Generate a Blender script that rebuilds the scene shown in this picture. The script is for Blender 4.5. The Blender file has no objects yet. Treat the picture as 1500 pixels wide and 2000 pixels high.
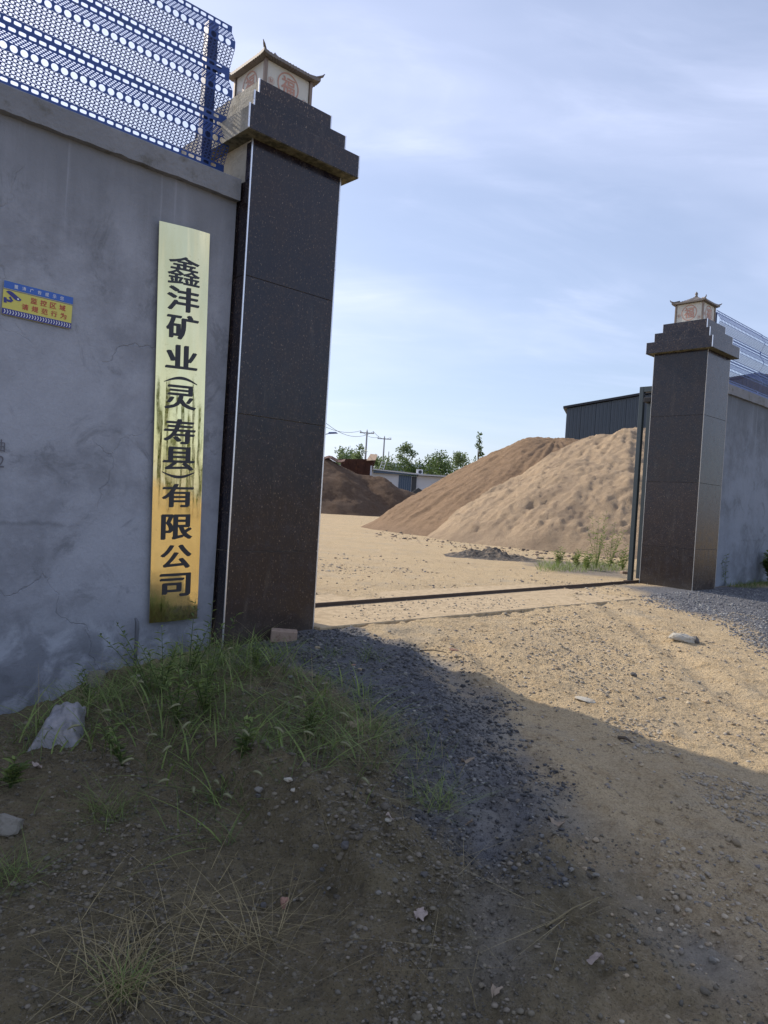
import bpy, math, random
import numpy as np
from mathutils import Matrix, Vector

SC = bpy.context.scene
COL = SC.collection
rng = np.random.default_rng(7)
random.seed(7)

# ------------------------------------------------------------------ camera
F, EYE = 1430.0, 1.25
ROLL = math.atan(.0623)
PITCH = math.atan(18*math.cos(ROLL)/F)
fw = np.array([0, math.cos(PITCH), -math.sin(PITCH)])
r0 = np.array([1., 0, 0]); u0 = np.cross(r0, fw)
RT = r0*math.cos(ROLL)+u0*math.sin(ROLL)
UP = -r0*math.sin(ROLL)+u0*math.cos(ROLL)
CAM = np.array([0, 0, EYE])
cam_data = bpy.data.cameras.new('camera')
cam = bpy.data.objects.new('camera', cam_data); COL.objects.link(cam)
cam_data.sensor_fit = 'VERTICAL'; cam_data.sensor_height = 36.0; cam_data.sensor_width = 27.0
cam_data.lens = F/2000*36
cam_data.clip_start = .05; cam_data.clip_end = 3000
cam.matrix_world = Matrix(((RT[0], UP[0], -fw[0], 0), (RT[1], UP[1], -fw[1], 0), (RT[2], UP[2], -fw[2], EYE), (0, 0, 0, 1)))
SC.camera = cam

# ------------------------------------------------------------------ directions of the gate front
A = math.radians(46.7)
U = np.array([math.sin(A), math.cos(A), 0.]); V = np.array([-math.cos(A), math.sin(A), 0.])
ROT = math.atan2(U[1], U[0])

# ------------------------------------------------------------------ sky and sun
SUN_EL = math.radians(36); off = math.radians(8)
sh = V*math.cos(off)-U*math.sin(off)
SUN_AZ = math.atan2(sh[0], sh[1])          # clockwise from +Y
world = bpy.data.worlds.new('World'); SC.world = world; world.use_nodes = True
nt = world.node_tree; nt.nodes.clear()
out = nt.nodes.new('ShaderNodeOutputWorld'); bg = nt.nodes.new('ShaderNodeBackground')
sky = nt.nodes.new('ShaderNodeTexSky'); sky.sky_type = 'NISHITA'; sky.sun_disc = False
sky.sun_elevation = SUN_EL; sky.sun_rotation = SUN_AZ
sky.air_density = 1.0; sky.dust_density = 1.6; sky.ozone_density = 3.0; sky.altitude = 100
bg.inputs['Strength'].default_value = .135
tc = nt.nodes.new('ShaderNodeTexCoord'); sep = nt.nodes.new('ShaderNodeSeparateXYZ')
nt.links.new(tc.outputs['Generated'], sep.inputs[0])
def wm(op, a, b=None, c=None):
    n = nt.nodes.new('ShaderNodeMath'); n.operation = op
    for i, s in enumerate((a, b, c)):
        if s is None: continue
        if isinstance(s, (int, float)): n.inputs[i].default_value = s
        else: nt.links.new(s, n.inputs[i])
    return n.outputs[0]
zc = wm('ADD', wm('MAXIMUM', sep.outputs['Z'], 0.0), .22)
cx = wm('DIVIDE', sep.outputs['X'], zc); cy = wm('DIVIDE', sep.outputs['Y'], zc)
cmb = nt.nodes.new('ShaderNodeCombineXYZ'); nt.links.new(cx, cmb.inputs[0]); nt.links.new(cy, cmb.inputs[1])
def cloud(scale, rot, sx, lo, hi, det=6, dist=.4, loc=(0, 0, 0)):
    mp = nt.nodes.new('ShaderNodeMapping'); mp.inputs['Rotation'].default_value = (0, 0, math.radians(rot)); mp.inputs['Scale'].default_value = (sx, 1, 1)
    mp.inputs['Location'].default_value = loc
    nt.links.new(cmb.outputs[0], mp.inputs[0])
    n = nt.nodes.new('ShaderNodeTexNoise'); n.inputs['Scale'].default_value = scale; n.inputs['Detail'].default_value = det
    n.inputs['Roughness'].default_value = .58; n.inputs['Distortion'].default_value = dist
    nt.links.new(mp.outputs[0], n.inputs[0])
    mr = nt.nodes.new('ShaderNodeMapRange'); mr.interpolation_type = 'SMOOTHSTEP'
    mr.inputs['From Min'].default_value = lo; mr.inputs['From Max'].default_value = hi
    nt.links.new(n.outputs[0], mr.inputs[0]); return mr.outputs[0]
c1 = cloud(.9, 20, .5, .40, .72, 5, .3, (3.1, 1.2, 0))
c2 = cloud(3.2, -35, .35, .46, .80, 8, .8, (0, 4, 0))
c3 = cloud(9.0, 15, .6, .50, .85, 6, .5)
cov = wm('MULTIPLY', c1, wm('ADD', .55, wm('MULTIPLY', c2, .5)))
cov = wm('ADD', wm('MULTIPLY', cov, .62), wm('MULTIPLY', c2, .16))
cov = wm('ADD', cov, wm('MULTIPLY', c3, .05))
cov = wm('MINIMUM', wm('ADD', cov, .29), .92)
mix = nt.nodes.new('ShaderNodeMixRGB'); nt.links.new(cov, mix.inputs[0]); nt.links.new(sky.outputs[0], mix.inputs[1])
mix.inputs[2].default_value = (6.7, 7.25, 9.5, 1)
nt.links.new(mix.outputs[0], bg.inputs['Color']); nt.links.new(bg.outputs[0], out.inputs[0])

sd = bpy.data.lights.new('sun', 'SUN'); sd.energy = 4.3; sd.angle = math.radians(.6); sd.color = (1, .90, .76)
sun = bpy.data.objects.new('sun', sd); COL.objects.link(sun)
sun_dir = Vector((sh[0]*math.cos(SUN_EL), sh[1]*math.cos(SUN_EL), math.sin(SUN_EL)))
sun.rotation_euler = sun_dir.to_track_quat('Z', 'Y').to_euler()
SC.view_settings.view_transform = 'Standard'; SC.view_settings.look = 'None'
SC.view_settings.exposure = 0.12; SC.view_settings.gamma = 1.0; SC.view_settings.use_curve_mapping = False
SC.cycles.max_bounces = 6; SC.cycles.transparent_max_bounces = 8

# ------------------------------------------------------------------ numeric helpers
def ray(px, py): return fw+RT*(px-750)/F-UP*(py-1000)/F
def onz(px, py, z=0.):
    d = ray(px, py); return CAM+d*(z-EYE)/d[2]
def onplane(px, py, n, c):
    d = ray(px, py); return CAM+d*(c-n@CAM)/(n@d)
def uv(u, v, z=0.): return U*u+V*v+np.array([0, 0, z])
def atY(px, py, Y):
    d = ray(px, py); return CAM+d*Y/d[1]
def _h(ix, iy, s):
    n = (ix.astype(np.int64)*374761393+iy.astype(np.int64)*668265263+s*974634777) & 0xffffffff
    n = ((n ^ (n >> 13))*1274126177) & 0xffffffff
    return ((n ^ (n >> 16)) & 0xffffff)/float(0xffffff)
def noise(x, y, s=0):
    ix = np.floor(x); iy = np.floor(y); fx = x-ix; fy = y-iy
    fx = fx*fx*fx*(fx*(fx*6-15)+10); fy = fy*fy*fy*(fy*(fy*6-15)+10)
    a = _h(ix, iy, s); b = _h(ix+1, iy, s); c = _h(ix, iy+1, s); d = _h(ix+1, iy+1, s)
    return (a*(1-fx)+b*fx)*(1-fy)+(c*(1-fx)+d*fx)*fy-.5
def fbm(x, y, f, o=4, s=0, g=.5):
    t = 0; a = 1
    for k in range(o):
        c, sn = math.cos(.7*k+.3), math.sin(.7*k+.3)
        t = t+a*noise((x*c-y*sn)*f+13.7*k, (x*sn+y*c)*f+7.1*k, s+k); a *= g; f *= 2.03
    return t
def sstep(a, b, x):
    t = np.clip((x-a)/(b-a), 0, 1); return t*t*(3-2*t)
def poly_sd(P, x, y):
    P = np.asarray(P); n = len(P); d = np.full(x.shape, 1e9); ins = np.zeros(x.shape, bool)
    for i in range(n):
        a = P[i]; b = P[(i+1) % n]; e = b-a
        t = np.clip(((x-a[0])*e[0]+(y-a[1])*e[1])/(e@e+1e-12), 0, 1)
        d = np.minimum(d, np.hypot(x-a[0]-t*e[0], y-a[1]-t*e[1]))
        if b[1] != a[1]:
            c = ((a[1] > y) != (b[1] > y)) & (x < (b[0]-a[0])*(y-a[1])/(b[1]-a[1])+a[0]); ins ^= c
    return np.where(ins, -d, d)
def line_d(P, x, y):
    P = np.asarray(P); d = np.full(np.shape(x), 1e9)
    for a, b in zip(P[:-1], P[1:]):
        e = b-a; t = np.clip(((x-a[0])*e[0]+(y-a[1])*e[1])/(e@e), 0, 1)
        d = np.minimum(d, np.hypot(x-a[0]-t*e[0], y-a[1]-t*e[1]))
    return d

# ------------------------------------------------------------------ materials
def new_mat(name):
    m = bpy.data.materials.new(name); m.use_nodes = True; t = m.node_tree
    return m, t, t.nodes['Principled BSDF']
class NB:
    def __init__(s, t):
        s.t = t; s.c = t.nodes.new('ShaderNodeTexCoord')
    def noise(s, scale, det=4, rough=.55, vec=None, dist=0, stretch=None):
        n = s.t.nodes.new('ShaderNodeTexNoise'); n.inputs['Scale'].default_value = scale; n.inputs['Detail'].default_value = det
        n.inputs['Roughness'].default_value = rough; n.inputs['Distortion'].default_value = dist
        v = vec or s.c.outputs['Object']
        if stretch:
            mp = s.t.nodes.new('ShaderNodeMapping'); mp.inputs['Scale'].default_value = stretch; s.t.links.new(v, mp.inputs[0]); v = mp.outputs[0]
        s.t.links.new(v, n.inputs[0]); return n.outputs[0]
    def vor(s, scale, feat='F1', rnd=1):
        n = s.t.nodes.new('ShaderNodeTexVoronoi'); n.feature = feat; n.inputs['Scale'].default_value = scale; n.inputs['Randomness'].default_value = rnd
        s.t.links.new(s.c.outputs['Object'], n.inputs[0]); return n.outputs[0]
    def rng(s, x, a, b, c=0., d=1., smooth=True):
        n = s.t.nodes.new('ShaderNodeMapRange'); n.interpolation_type = 'SMOOTHSTEP' if smooth else 'LINEAR'
        for i, q in zip(('From Min', 'From Max', 'To Min', 'To Max'), (a, b, c, d)): n.inputs[i].default_value = q
        s.t.links.new(x, n.inputs[0]); return n.outputs[0]
    def mix(s, f, a, b, mode='MIX'):
        n = s.t.nodes.new('ShaderNodeMixRGB'); n.blend_type = mode
        for i, q in enumerate((f, a, b)):
            if isinstance(q, (int, float)): n.inputs[i].default_value = q if i == 0 else (q, q, q, 1)
            elif isinstance(q, tuple): n.inputs[i].default_value = q+(1,) if len(q) == 3 else q
            else: s.t.links.new(q, n.inputs[i])
        return n.outputs[0]
    def math(s, op, a, b=0.):
        n = s.t.nodes.new('ShaderNodeMath'); n.operation = op
        for i, q in enumerate((a, b)):
            if isinstance(q, (int, float)): n.inputs[i].default_value = q
            else: s.t.links.new(q, n.inputs[i])
        return n.outputs[0]
    def attr(s, name):
        n = s.t.nodes.new('ShaderNodeAttribute'); n.attribute_name = name; return n.outputs['Color']
    def sep(s, x):
        n = s.t.nodes.new('ShaderNodeSeparateXYZ'); s.t.links.new(x, n.inputs[0]); return n.outputs
    def bump(s, h, dist, bsdf, strength=1.):
        n = s.t.nodes.new('ShaderNodeBump'); n.inputs['Distance'].default_value = dist; n.inputs['Strength'].default_value = strength
        s.t.links.new(h, n.inputs['Height']); s.t.links.new(n.outputs[0], bsdf.inputs['Normal'])
def simple(name, col, rough=.6, metal=0., var=.15, scale=6., bump=0., bscale=60., spec=.5, col2=None, c2=(.5, .7)):
    m, t, b = new_mat(name); nb = NB(t)
    n = nb.noise(scale, 5)
    c = nb.mix(n, tuple(x*(1-var) for x in col), tuple(min(1, x*(1+var)) for x in col))
    if col2: c = nb.mix(nb.rng(nb.noise(scale*1.7, 6, .65), *c2), c, col2)
    t.links.new(c, b.inputs['Base Color']); b.inputs['Roughness'].default_value = rough; b.inputs['Metallic'].default_value = metal
    b.inputs['Specular IOR Level'].default_value = spec
    if bump: nb.bump(nb.noise(bscale, 5, .6), bump, b)
    return m
MAT = {}
# weathered cement plaster: random stains, and darker towards the top and the foot
def plaster(name, base, dark, low):
    m, t, b = new_mat(name); nb = NB(t)
    o = nb.c.outputs['Object']; z = nb.sep(o)[2]
    big = nb.noise(.9, 5, .6, dist=.4); mid = nb.noise(4, 6, .65); fine = nb.noise(38, 5, .7)
    c = nb.mix(nb.rng(big, .38, .62), tuple(x*1.08 for x in base), tuple(x*.74 for x in base))
    c = nb.mix(nb.math('MULTIPLY', nb.rng(mid, .40, .65), .5), c, tuple(x*1.22 for x in base))
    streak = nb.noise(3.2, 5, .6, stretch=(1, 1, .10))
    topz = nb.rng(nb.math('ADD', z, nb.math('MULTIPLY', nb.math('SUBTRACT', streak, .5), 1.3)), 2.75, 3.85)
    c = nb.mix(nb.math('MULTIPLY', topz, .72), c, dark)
    blot = nb.rng(nb.noise(1.7, 7, .72, dist=.8), .54, .66)
    lowz = nb.rng(z, 1.3, -.2)
    c = nb.mix(nb.math('MULTIPLY', blot, .5), c, dark)
    eff = nb.rng(nb.noise(2.6, 6, .62, dist=.5), .44, .62)
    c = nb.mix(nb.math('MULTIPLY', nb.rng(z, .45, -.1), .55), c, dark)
    c = nb.mix(nb.math('MULTIPLY', nb.math('MULTIPLY', eff, nb.rng(z, .35, 0.)), .75), c, low)
    c = nb.mix(nb.math('MULTIPLY', nb.rng(fine, .3, .75), .18), c, tuple(x*.6 for x in base))
    line = nb.rng(nb.math('ABSOLUTE', nb.math('SUBTRACT', nb.math('ADD', z, nb.math('MULTIPLY', nb.math('SUBTRACT', mid, .5), .12)), .93)), .03, .0)
    c = nb.mix(nb.math('MULTIPLY', nb.math('MULTIPLY', line, nb.rng(big, .45, .6)), .45), c, dark)
    vn = t.nodes.new('ShaderNodeTexVoronoi'); vn.feature = 'DISTANCE_TO_EDGE'; vn.inputs['Scale'].default_value = .75
    dm = t.nodes.new('ShaderNodeVectorMath'); dm.operation = 'ADD'; dn = t.nodes.new('ShaderNodeTexNoise'); dn.inputs['Scale'].default_value = 3.; dn.inputs['Detail'].default_value = 6
    t.links.new(o, dn.inputs[0]); sc = t.nodes.new('ShaderNodeVectorMath'); sc.operation = 'SCALE'; sc.inputs['Scale'].default_value = .5; t.links.new(dn.outputs['Color'], sc.inputs[0])
    t.links.new(o, dm.inputs[0]); t.links.new(sc.outputs[0], dm.inputs[1]); t.links.new(dm.outputs[0], vn.inputs[0])
    crack = nb.math('MULTIPLY', nb.rng(vn.outputs[0], .006, .0), nb.rng(big, .42, .58))
    c = nb.mix(nb.math('MULTIPLY', crack, .16), c, dark)
    drip = nb.rng(nb.noise(9, 4, .6, stretch=(1, 1, .03)), .56, .68)
    c = nb.mix(nb.math('MULTIPLY', nb.math('MULTIPLY', drip, nb.rng(z, 2.6, 3.7)), .4), c, tuple(x*1.25 for x in base))
    t.links.new(c, b.inputs['Base Color']); b.inputs['Roughness'].default_value = .92
    h = nb.math('ADD', nb.math('MULTIPLY', fine, .35), nb.math('SUBTRACT', mid, nb.math('MULTIPLY', crack, .5)))
    nb.bump(h, .02, b, .6)
    return m
MAT['plaster'] = plaster('cement_plaster', (.315, .335, .385), (.115, .125, .14), (.43, .46, .52))
MAT['plaster_dark'] = plaster('dark_cement_plaster', (.20, .23, .28), (.085, .10, .12), (.27, .31, .37))  # same plaster in a darker, bluer tone for the right wall
MAT['coping'] = simple('coping_concrete', (.195, .205, .225), .93, var=.28, scale=3.5, bump=.012, bscale=24, col2=(.12, .12, .11), c2=(.5, .72))
MAT['bare'] = simple('bare_concrete', (.42, .40, .34), .92, var=.2, scale=3, bump=.008, bscale=35, col2=(.30, .28, .23), c2=(.45, .7))
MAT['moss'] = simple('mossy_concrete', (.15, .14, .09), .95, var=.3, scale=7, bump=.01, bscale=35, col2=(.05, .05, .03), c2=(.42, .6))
def granite(name, base, warm):
    m, t, b = new_mat(name); nb = NB(t)
    n1 = nb.noise(2.2, 5, .6); n2 = nb.noise(55, 4, .6, stretch=(1, 1, .55)); n3 = nb.noise(75, 3, .6, stretch=(1, 1, .6)); n4 = nb.noise(9, 5, .6)
    c = nb.mix(nb.rng(n1, .35, .7), base, warm)
    c = nb.mix(nb.math('MULTIPLY', nb.rng(n2, .55, .70), .75), c, (.085, .058, .038))
    c = nb.mix(nb.math('MULTIPLY', nb.rng(n3, .61, .69), .95), c, (.26, .20, .15))
    c = nb.mix(nb.math('MULTIPLY', nb.rng(n4, .45, .7), .3), c, (.040, .034, .042)); c = nb.mix(nb.math('MULTIPLY', nb.rng(nb.noise(5, 6, .7, stretch=(1.5, 1.5, .25)), .55, .72), .25), c, (.12, .11, .10))
    oi = t.nodes.new('ShaderNodeObjectInfo'); c = nb.mix(1., c, nb.mix(oi.outputs['Random'], (.72, .74, .80), (1.22, 1.16, 1.12)), 'MULTIPLY')
    dust = nb.math('MULTIPLY', nb.rng(nb.math('ADD', nb.sep(nb.c.outputs['Object'])[2], nb.math('MULTIPLY', n1, .5)), .62, .1), .35)
    c = nb.mix(dust, c, (.17, .14, .10))
    t.links.new(c, b.inputs['Base Color'])
    t.links.new(nb.rng(n4, .3, .8, .15, .34), b.inputs['Roughness'])
    b.inputs['Specular IOR Level'].default_value = .42
    nb.bump(n1, .004, b, .35)
    return m
MAT['granite'] = granite('dark_speckled_granite', (.0125, .0115, .019), (.021, .0145, .016))
MAT['joint'] = simple('tile_joint', (.22, .21, .20), .9)
MAT['trim'] = simple('aluminium_trim', (.78, .79, .82), .28, .85, var=.1, scale=12, col2=(.45, .43, .40), c2=(.58, .72))
MAT['trim_dull'] = simple('dull_aluminium_trim', (.42, .41, .40), .5, .7, var=.2, scale=12)
MAT['blue'] = simple('blue_painted_steel', (.022, .060, .23), .38, .15, var=.18, scale=9, col2=(.05, .08, .17), c2=(.55, .75))
MAT['blue_post'] = simple('blue_post_paint', (.018, .035, .105), .45, .1, var=.2, scale=9)
def brass():
    m, t, b = new_mat('polished_brass'); nb = NB(t)
    n = nb.noise(3, 6, .65, stretch=(1, 1, .25)); sm = nb.noise(22, 5, .7)
    c = nb.mix(nb.rng(n, .35, .7), (.90, .78, .43), (.82, .68, .34))
    c = nb.mix(nb.math('MULTIPLY', nb.rng(sm, .62, .72), .35), c, (.40, .30, .14))
    t.links.new(c, b.inputs['Base Color']); b.inputs['Metallic'].default_value = 1.
    t.links.new(nb.rng(sm, .4, .8, .045, .16), b.inputs['Roughness'])
    nb.bump(nb.noise(5, 2, .5, stretch=(2.2, 1, .14)), .004, b, .55)
    return m
MAT['brass'] = brass()
MAT['ink'] = simple('black_letter_paint', (.022, .024, .032), .45)
MAT['sand_pile'] = None

# ------------------------------------------------------------------ object helpers
def link(o, parent=None):
    COL.objects.link(o)
    if parent is not None: o.parent = parent
    return o
def mesh(name, verts, faces, mat=None, parent=None, smooth=False, cols=None, mats=None, midx=None):
    me = bpy.data.meshes.new(name)
    verts = np.asarray(verts, float)
    if isinstance(faces, np.ndarray) and faces.ndim == 2:
        k = faces.shape[1]; nf = len(faces)
        me.vertices.add(len(verts)); me.vertices.foreach_set('co', verts.astype(np.float32).ravel())
        me.loops.add(nf*k); me.polygons.add(nf)
        me.loops.foreach_set('vertex_index', faces.astype(np.int32).ravel())
        me.polygons.foreach_set('loop_start', (np.arange(nf)*k).astype(np.int32))
        me.polygons.foreach_set('loop_total', np.full(nf, k, np.int32))
        me.update(calc_edges=True)
    else:
        me.from_pydata([tuple(v) for v in verts], [], [tuple(f) for f in faces])
    if mats:
        for m in mats: me.materials.append(m)
        if midx is not None: me.polygons.foreach_set('material_index', np.asarray(midx, np.int32))
    elif mat is not None: me.materials.append(mat)
    if smooth: me.polygons.foreach_set('use_smooth', np.ones(len(me.polygons), bool))
    if cols is not None:
        ca = me.color_attributes.new('Col', 'FLOAT_COLOR', 'POINT')
        c4 = np.ones((len(verts), 4), np.float32); c4[:, :cols.shape[1]] = cols; ca.data.foreach_set('color', c4.ravel())
    me.validate(); me.update()
    return link(bpy.data.objects.new(name, me), parent)
def tag(o, label=None, cat=None, group=None, kind=None):
    if label: o['label'] = label
    if cat: o['category'] = cat
    if group: o['group'] = group
    if kind: o['kind'] = kind
    return o
def thing(name, label, cat, loc=(0, 0, 0), rz=0., group=None):
    o = bpy.data.objects.new(name, None); COL.objects.link(o); o.location = tuple(loc); o.rotation_euler = (0, 0, rz)
    o.empty_display_size = .2
    return tag(o, label, cat, group)
def copy_tree(o, parent=None):
    c = o.copy(); COL.objects.link(c); c.parent = parent
    for ch in o.children: copy_tree(ch, c)
    return c
class MB:
    def __init__(s): s.v = []; s.f = []
    def add(s, v, f):
        b = len(s.v); s.v += [tuple(map(float, p)) for p in v]; s.f += [tuple(b+i for i in q) for q in f]; return s
    def box(s, x0, x1, y0, y1, z0, z1):
        return s.add([(x0, y0, z0), (x1, y0, z0), (x1, y1, z0), (x0, y1, z0), (x0, y0, z1), (x1, y0, z1), (x1, y1, z1), (x0, y1, z1)],
                     [(3, 2, 1, 0), (4, 5, 6, 7), (0, 1, 5, 4), (1, 2, 6, 5), (2, 3, 7, 6), (3, 0, 4, 7)])
    def bbox(s, x0, x1, y0, y1, z0, z1, r=.006):
        # box with bevelled edges (chamfer)
        X = (x0, x1); Y = (y0, y1); Z = (z0, z1); v = []; idx = {}
        for i in (0, 1):
            for j in (0, 1):
                for k in (0, 1):
                    sx, sy, sz = (1-2*i)*r, (1-2*j)*r, (1-2*k)*r
                    idx[i, j, k, 'x'] = len(v); v.append((X[i], Y[j]+sy, Z[k]+sz))
                    idx[i, j, k, 'y'] = len(v); v.append((X[i]+sx, Y[j], Z[k]+sz))
                    idx[i, j, k, 'z'] = len(v); v.append((X[i]+sx, Y[j]+sy, Z[k]))
        f = []
        for i in (0, 1):
            f.append([idx[i, a, b, 'x'] for a, b in ((0, 0), (1, 0), (1, 1), (0, 1))])
            f.append([idx[a, i, b, 'y'] for a, b in ((0, 0), (1, 0), (1, 1), (0, 1))])
            f.append([idx[a, b, i, 'z'] for a, b in ((0, 0), (1, 0), (1, 1), (0, 1))])
            for j in (0, 1):
                f.append([idx[i, j, 0, 'x'], idx[i, j, 1, 'x'], idx[i, j, 1, 'y'], idx[i, j, 0, 'y']])
                f.append([idx[i, 0, j, 'x'], idx[i, 1, j, 'x'], idx[i, 1, j, 'z'], idx[i, 0, j, 'z']])
                f.append([idx[0, i, j, 'y'], idx[1, i, j, 'y'], idx[1, i, j, 'z'], idx[0, i, j, 'z']])
                for k in (0, 1): f.append([idx[i, j, k, 'x'], idx[i, j, k, 'y'], idx[i, j, k, 'z']])
        return s.add(v, f)
    def tube(s, pts, rad, n=8, cap=True):
        pts = [np.asarray(p, float) for p in pts]; rad = rad if hasattr(rad, '__len__') else [rad]*len(pts); v = []; f = []
        for i, p in enumerate(pts):
            d = pts[min(i+1, len(pts)-1)]-pts[max(i-1, 0)]; d = d/(np.linalg.norm(d)+1e-9)
            a = np.cross(d, [0, 0, 1.]) if abs(d[2]) < .95 else np.cross(d, [1., 0, 0]); a /= np.linalg.norm(a); b = np.cross(d, a)
            for k in range(n):
                t = 2*math.pi*k/n; v.append(p+rad[i]*(a*math.cos(t)+b*math.sin(t)))
        for i in range(len(pts)-1):
            for k in range(n):
                f.append((i*n+k, i*n+(k+1) % n, (i+1)*n+(k+1) % n, (i+1)*n+k))
        if cap: f.append(tuple(range(n))[::-1]); f.append(tuple((len(pts)-1)*n+k for k in range(n)))
        return s.add(v, f)
    def out(s, name, mat, parent=None, smooth=False):
        o = mesh(name, s.v, s.f, mat, parent, smooth)
        import bmesh
        bm = bmesh.new(); bm.from_mesh(o.data); bmesh.ops.recalc_face_normals(bm, faces=bm.faces); bm.to_mesh(o.data); bm.free()
        return o
def text_mesh(txt, offset=.0):
    cu = bpy.data.curves.new('t', 'FONT'); cu.body = txt; cu.size = 1; cu.resolution_u = 3
    o = bpy.data.objects.new('t', cu); COL.objects.link(o)
    bpy.context.view_layer.update()
    dg = bpy.context.evaluated_depsgraph_get(); me = o.evaluated_get(dg).to_mesh()
    v = np.array([tuple(p.co) for p in me.vertices]); f = [tuple(p.vertices) for p in me.polygons]
    o.evaluated_get(dg).to_mesh_clear(); bpy.data.objects.remove(o); bpy.data.curves.remove(cu)
    if offset and len(v):      # heavier strokes: shifted layers, uprights thicker than bars
        V0, F0 = v, f; v, f = [], []
        for li, (dx, dy) in enumerate(((-1, -.4), (-.33, .4), (.33, -.4), (1, .4), (0, 0))):
            q = V0.copy(); q[:, 0] += dx*offset; q[:, 1] += dy*offset; q[:, 2] = li; b0 = sum(len(w) for w in v); v.append(q); f += [tuple(b0+i for i in p) for p in F0]
        v = np.concatenate(v)
    if len(v):
        lay = v[:, 2].copy(); lo, hi = v.min(0), v.max(0); s = np.maximum(hi-lo, 1e-6)
        v = (v-lo)/s[[0, 1, 2]]; v[:, 2] = lay*.00012
    return v, f          # glyph fills the unit square

# ------------------------------------------------------------------ the ground
WL = 1.25
gl = lambda px, py, z=-.3: onz(px, py, z)[:2]
def ridge_line(): return [gl(430, 1530, -.32), gl(560, 1560, -.32), gl(680, 1640, -.34), gl(720, 1740, -.36)]
RUT1 = [onz(x, y, z)[:2] for x, y, z in ((830, 1262, -.05), (900, 1330, -.15), (960, 1420, -.25), (1040, 1540, -.33), (1200, 1700, -.38), (1370, 1860, -.4), (1500, 2000, -.42))]
RUT2 = [onz(x, y, z)[:2] for x, y, z in ((1000, 1480, -.28), (930, 1620, -.36), (880, 1780, -.4), (850, 2040, -.42))]
RUT3 = [onz(x, y, z)[:2] for x, y, z in ((1150, 1170, -.02), (1260, 1230, -.1), (1400, 1330, -.2), (1520, 1400, -.28))]
RUT4 = [onz(x, y, z)[:2] for x, y, z in ((800, 1235, -.02), (860, 1290, -.12), (900, 1360, -.2), (940, 1480, -.28), (960, 1620, -.36), (965, 1780, -.4), (960, 2040, -.42))]
RUT5 = [onz(x, y, z)[:2] for x, y, z in ((900, 1262, -.08), (1010, 1330, -.17), (1130, 1440, -.27), (1290, 1590, -.34), (1450, 1740, -.38), (1560, 1850, -.4))]
def terrain(x, y, detail=True):
    x = np.asarray(x, float); y = np.asarray(y, float)
    u = x*U[0]+y*U[1]; v = x*V[0]+y*V[1]; d = 5.6-v
    base = np.interp(d, [-.2, 0, .5, 1, 1.65, 2.4, 3.1, 4, 5, 8, 14], [0, 0, -.03, -.07, -.15, -.22, -.29, -.36, -.41, -.46, -.5])
    zw = np.interp(u, [1.2, 1.69, 2.05, 2.28, 2.6, 3.43, 4.0, 4.45], [-.52, -.49, -.43, -.32, -.20, -.13, -.07, 0])
    wgt = (1-sstep(.15, 1.6, d))*sstep(-.6, -.2, d)*(1-sstep(4.3, 4.9, u))
    z = base*(1-wgt)+np.minimum(zw, base+.0)*wgt
    z = z-.10*sstep(2.3, 1.2, u)*sstep(.3, 1.5, d)*(1-sstep(5, 8, d))
    # mound under the weeds with its broken lip on the near side
    mu, mv = u-2.65, v-4.15
    z = z+.10*np.exp(-(mu*mu*.9+mv*mv*1.3))
    rl = ridge_line(); dl = line_d(rl, x, y); side = (x-rl[2][0])*.55+(y-rl[2][1])*.83
    z = z+.065*np.exp(-(dl/.15)**2)-.05*np.exp(-(((x-rl[2][0]+.25)/.35)**2+((y-rl[2][1]+.28)/.22)**2))
    e_ = rl[3]-rl[0]; Le = np.hypot(*e_); e_ = e_/Le; nn_ = np.array([e_[1], -e_[0]]); nn_ = nn_ if nn_[1] < 0 else -nn_
    al = (x-rl[0][0])*e_[0]+(y-rl[0][1])*e_[1]; ac = (x-rl[0][0])*nn_[0]+(y-rl[0][1])*nn_[1]+.10*noise(x*4, y*4, 51)+.04*noise(x*13, y*13, 52)
    z = z-.085*sstep(-.01, .07, ac)*np.exp(-(np.maximum(ac, 0)/.6)**2)*sstep(-.1, .25, al)*sstep(Le+.3, Le-.1, al)
    near = np.exp(-np.maximum(np.hypot(x, y)-9, 0)/8)
    if detail:
        yard = sstep(-.3, -1.5, d)
        z = z+.035*fbm(x, y, .55, 3, 11)*(1-.3*yard)+.022*fbm(x, y, 2.2, 4, 3)*near*(1-.55*yard)
        rough = sstep(4.6, 3.2, u)*(1-yard)
        lump = np.maximum(fbm(x, y, 7.5, 4, 5, .6), 0)
        z = z+(.026+.030*rough)*lump*near*(1-.5*yard)
        z = z+(.010+.018*rough)*fbm(x, y, 15, 3, 9, .62)*near
        z = z+.10*np.maximum(fbm(x, y, 6, 4, 40, .6), 0)*np.exp(-(dl/.26)**2)
        for R_, w, dep in ((RUT1, .13, .022), (RUT2, .16, .02), (RUT3, .14, .03), (RUT4, .12, .020), (RUT5, .13, .018)):
            q = line_d(R_, x, y); z = z-dep*np.exp(-(q/w)**2)+dep*.6*np.exp(-((q-2*w)/(w*.8))**2)
        rx = x-np.interp(y, [p[1] for p in RUT2[::-1]], [p[0] for p in RUT2[::-1]])
        z = z+.007*np.cos(2*math.pi*rx/.068)*np.exp(-(rx/.24)**6)*sstep(4.0, 3.2, y)*(1+fbm(x, y, 4, 2, 88))
    slab = (v > 5.46) & (v < 7.4) & (u > 4.3) & (u < 6.9)
    z = np.where(slab, np.minimum(z, -.02+.05*sstep(5.6, 6.6, u+.6*noise(x*2, y*2, 60))), z)
    return z
def tz(x, y): return float(terrain(np.array([x]), np.array([y]))[0])
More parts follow.
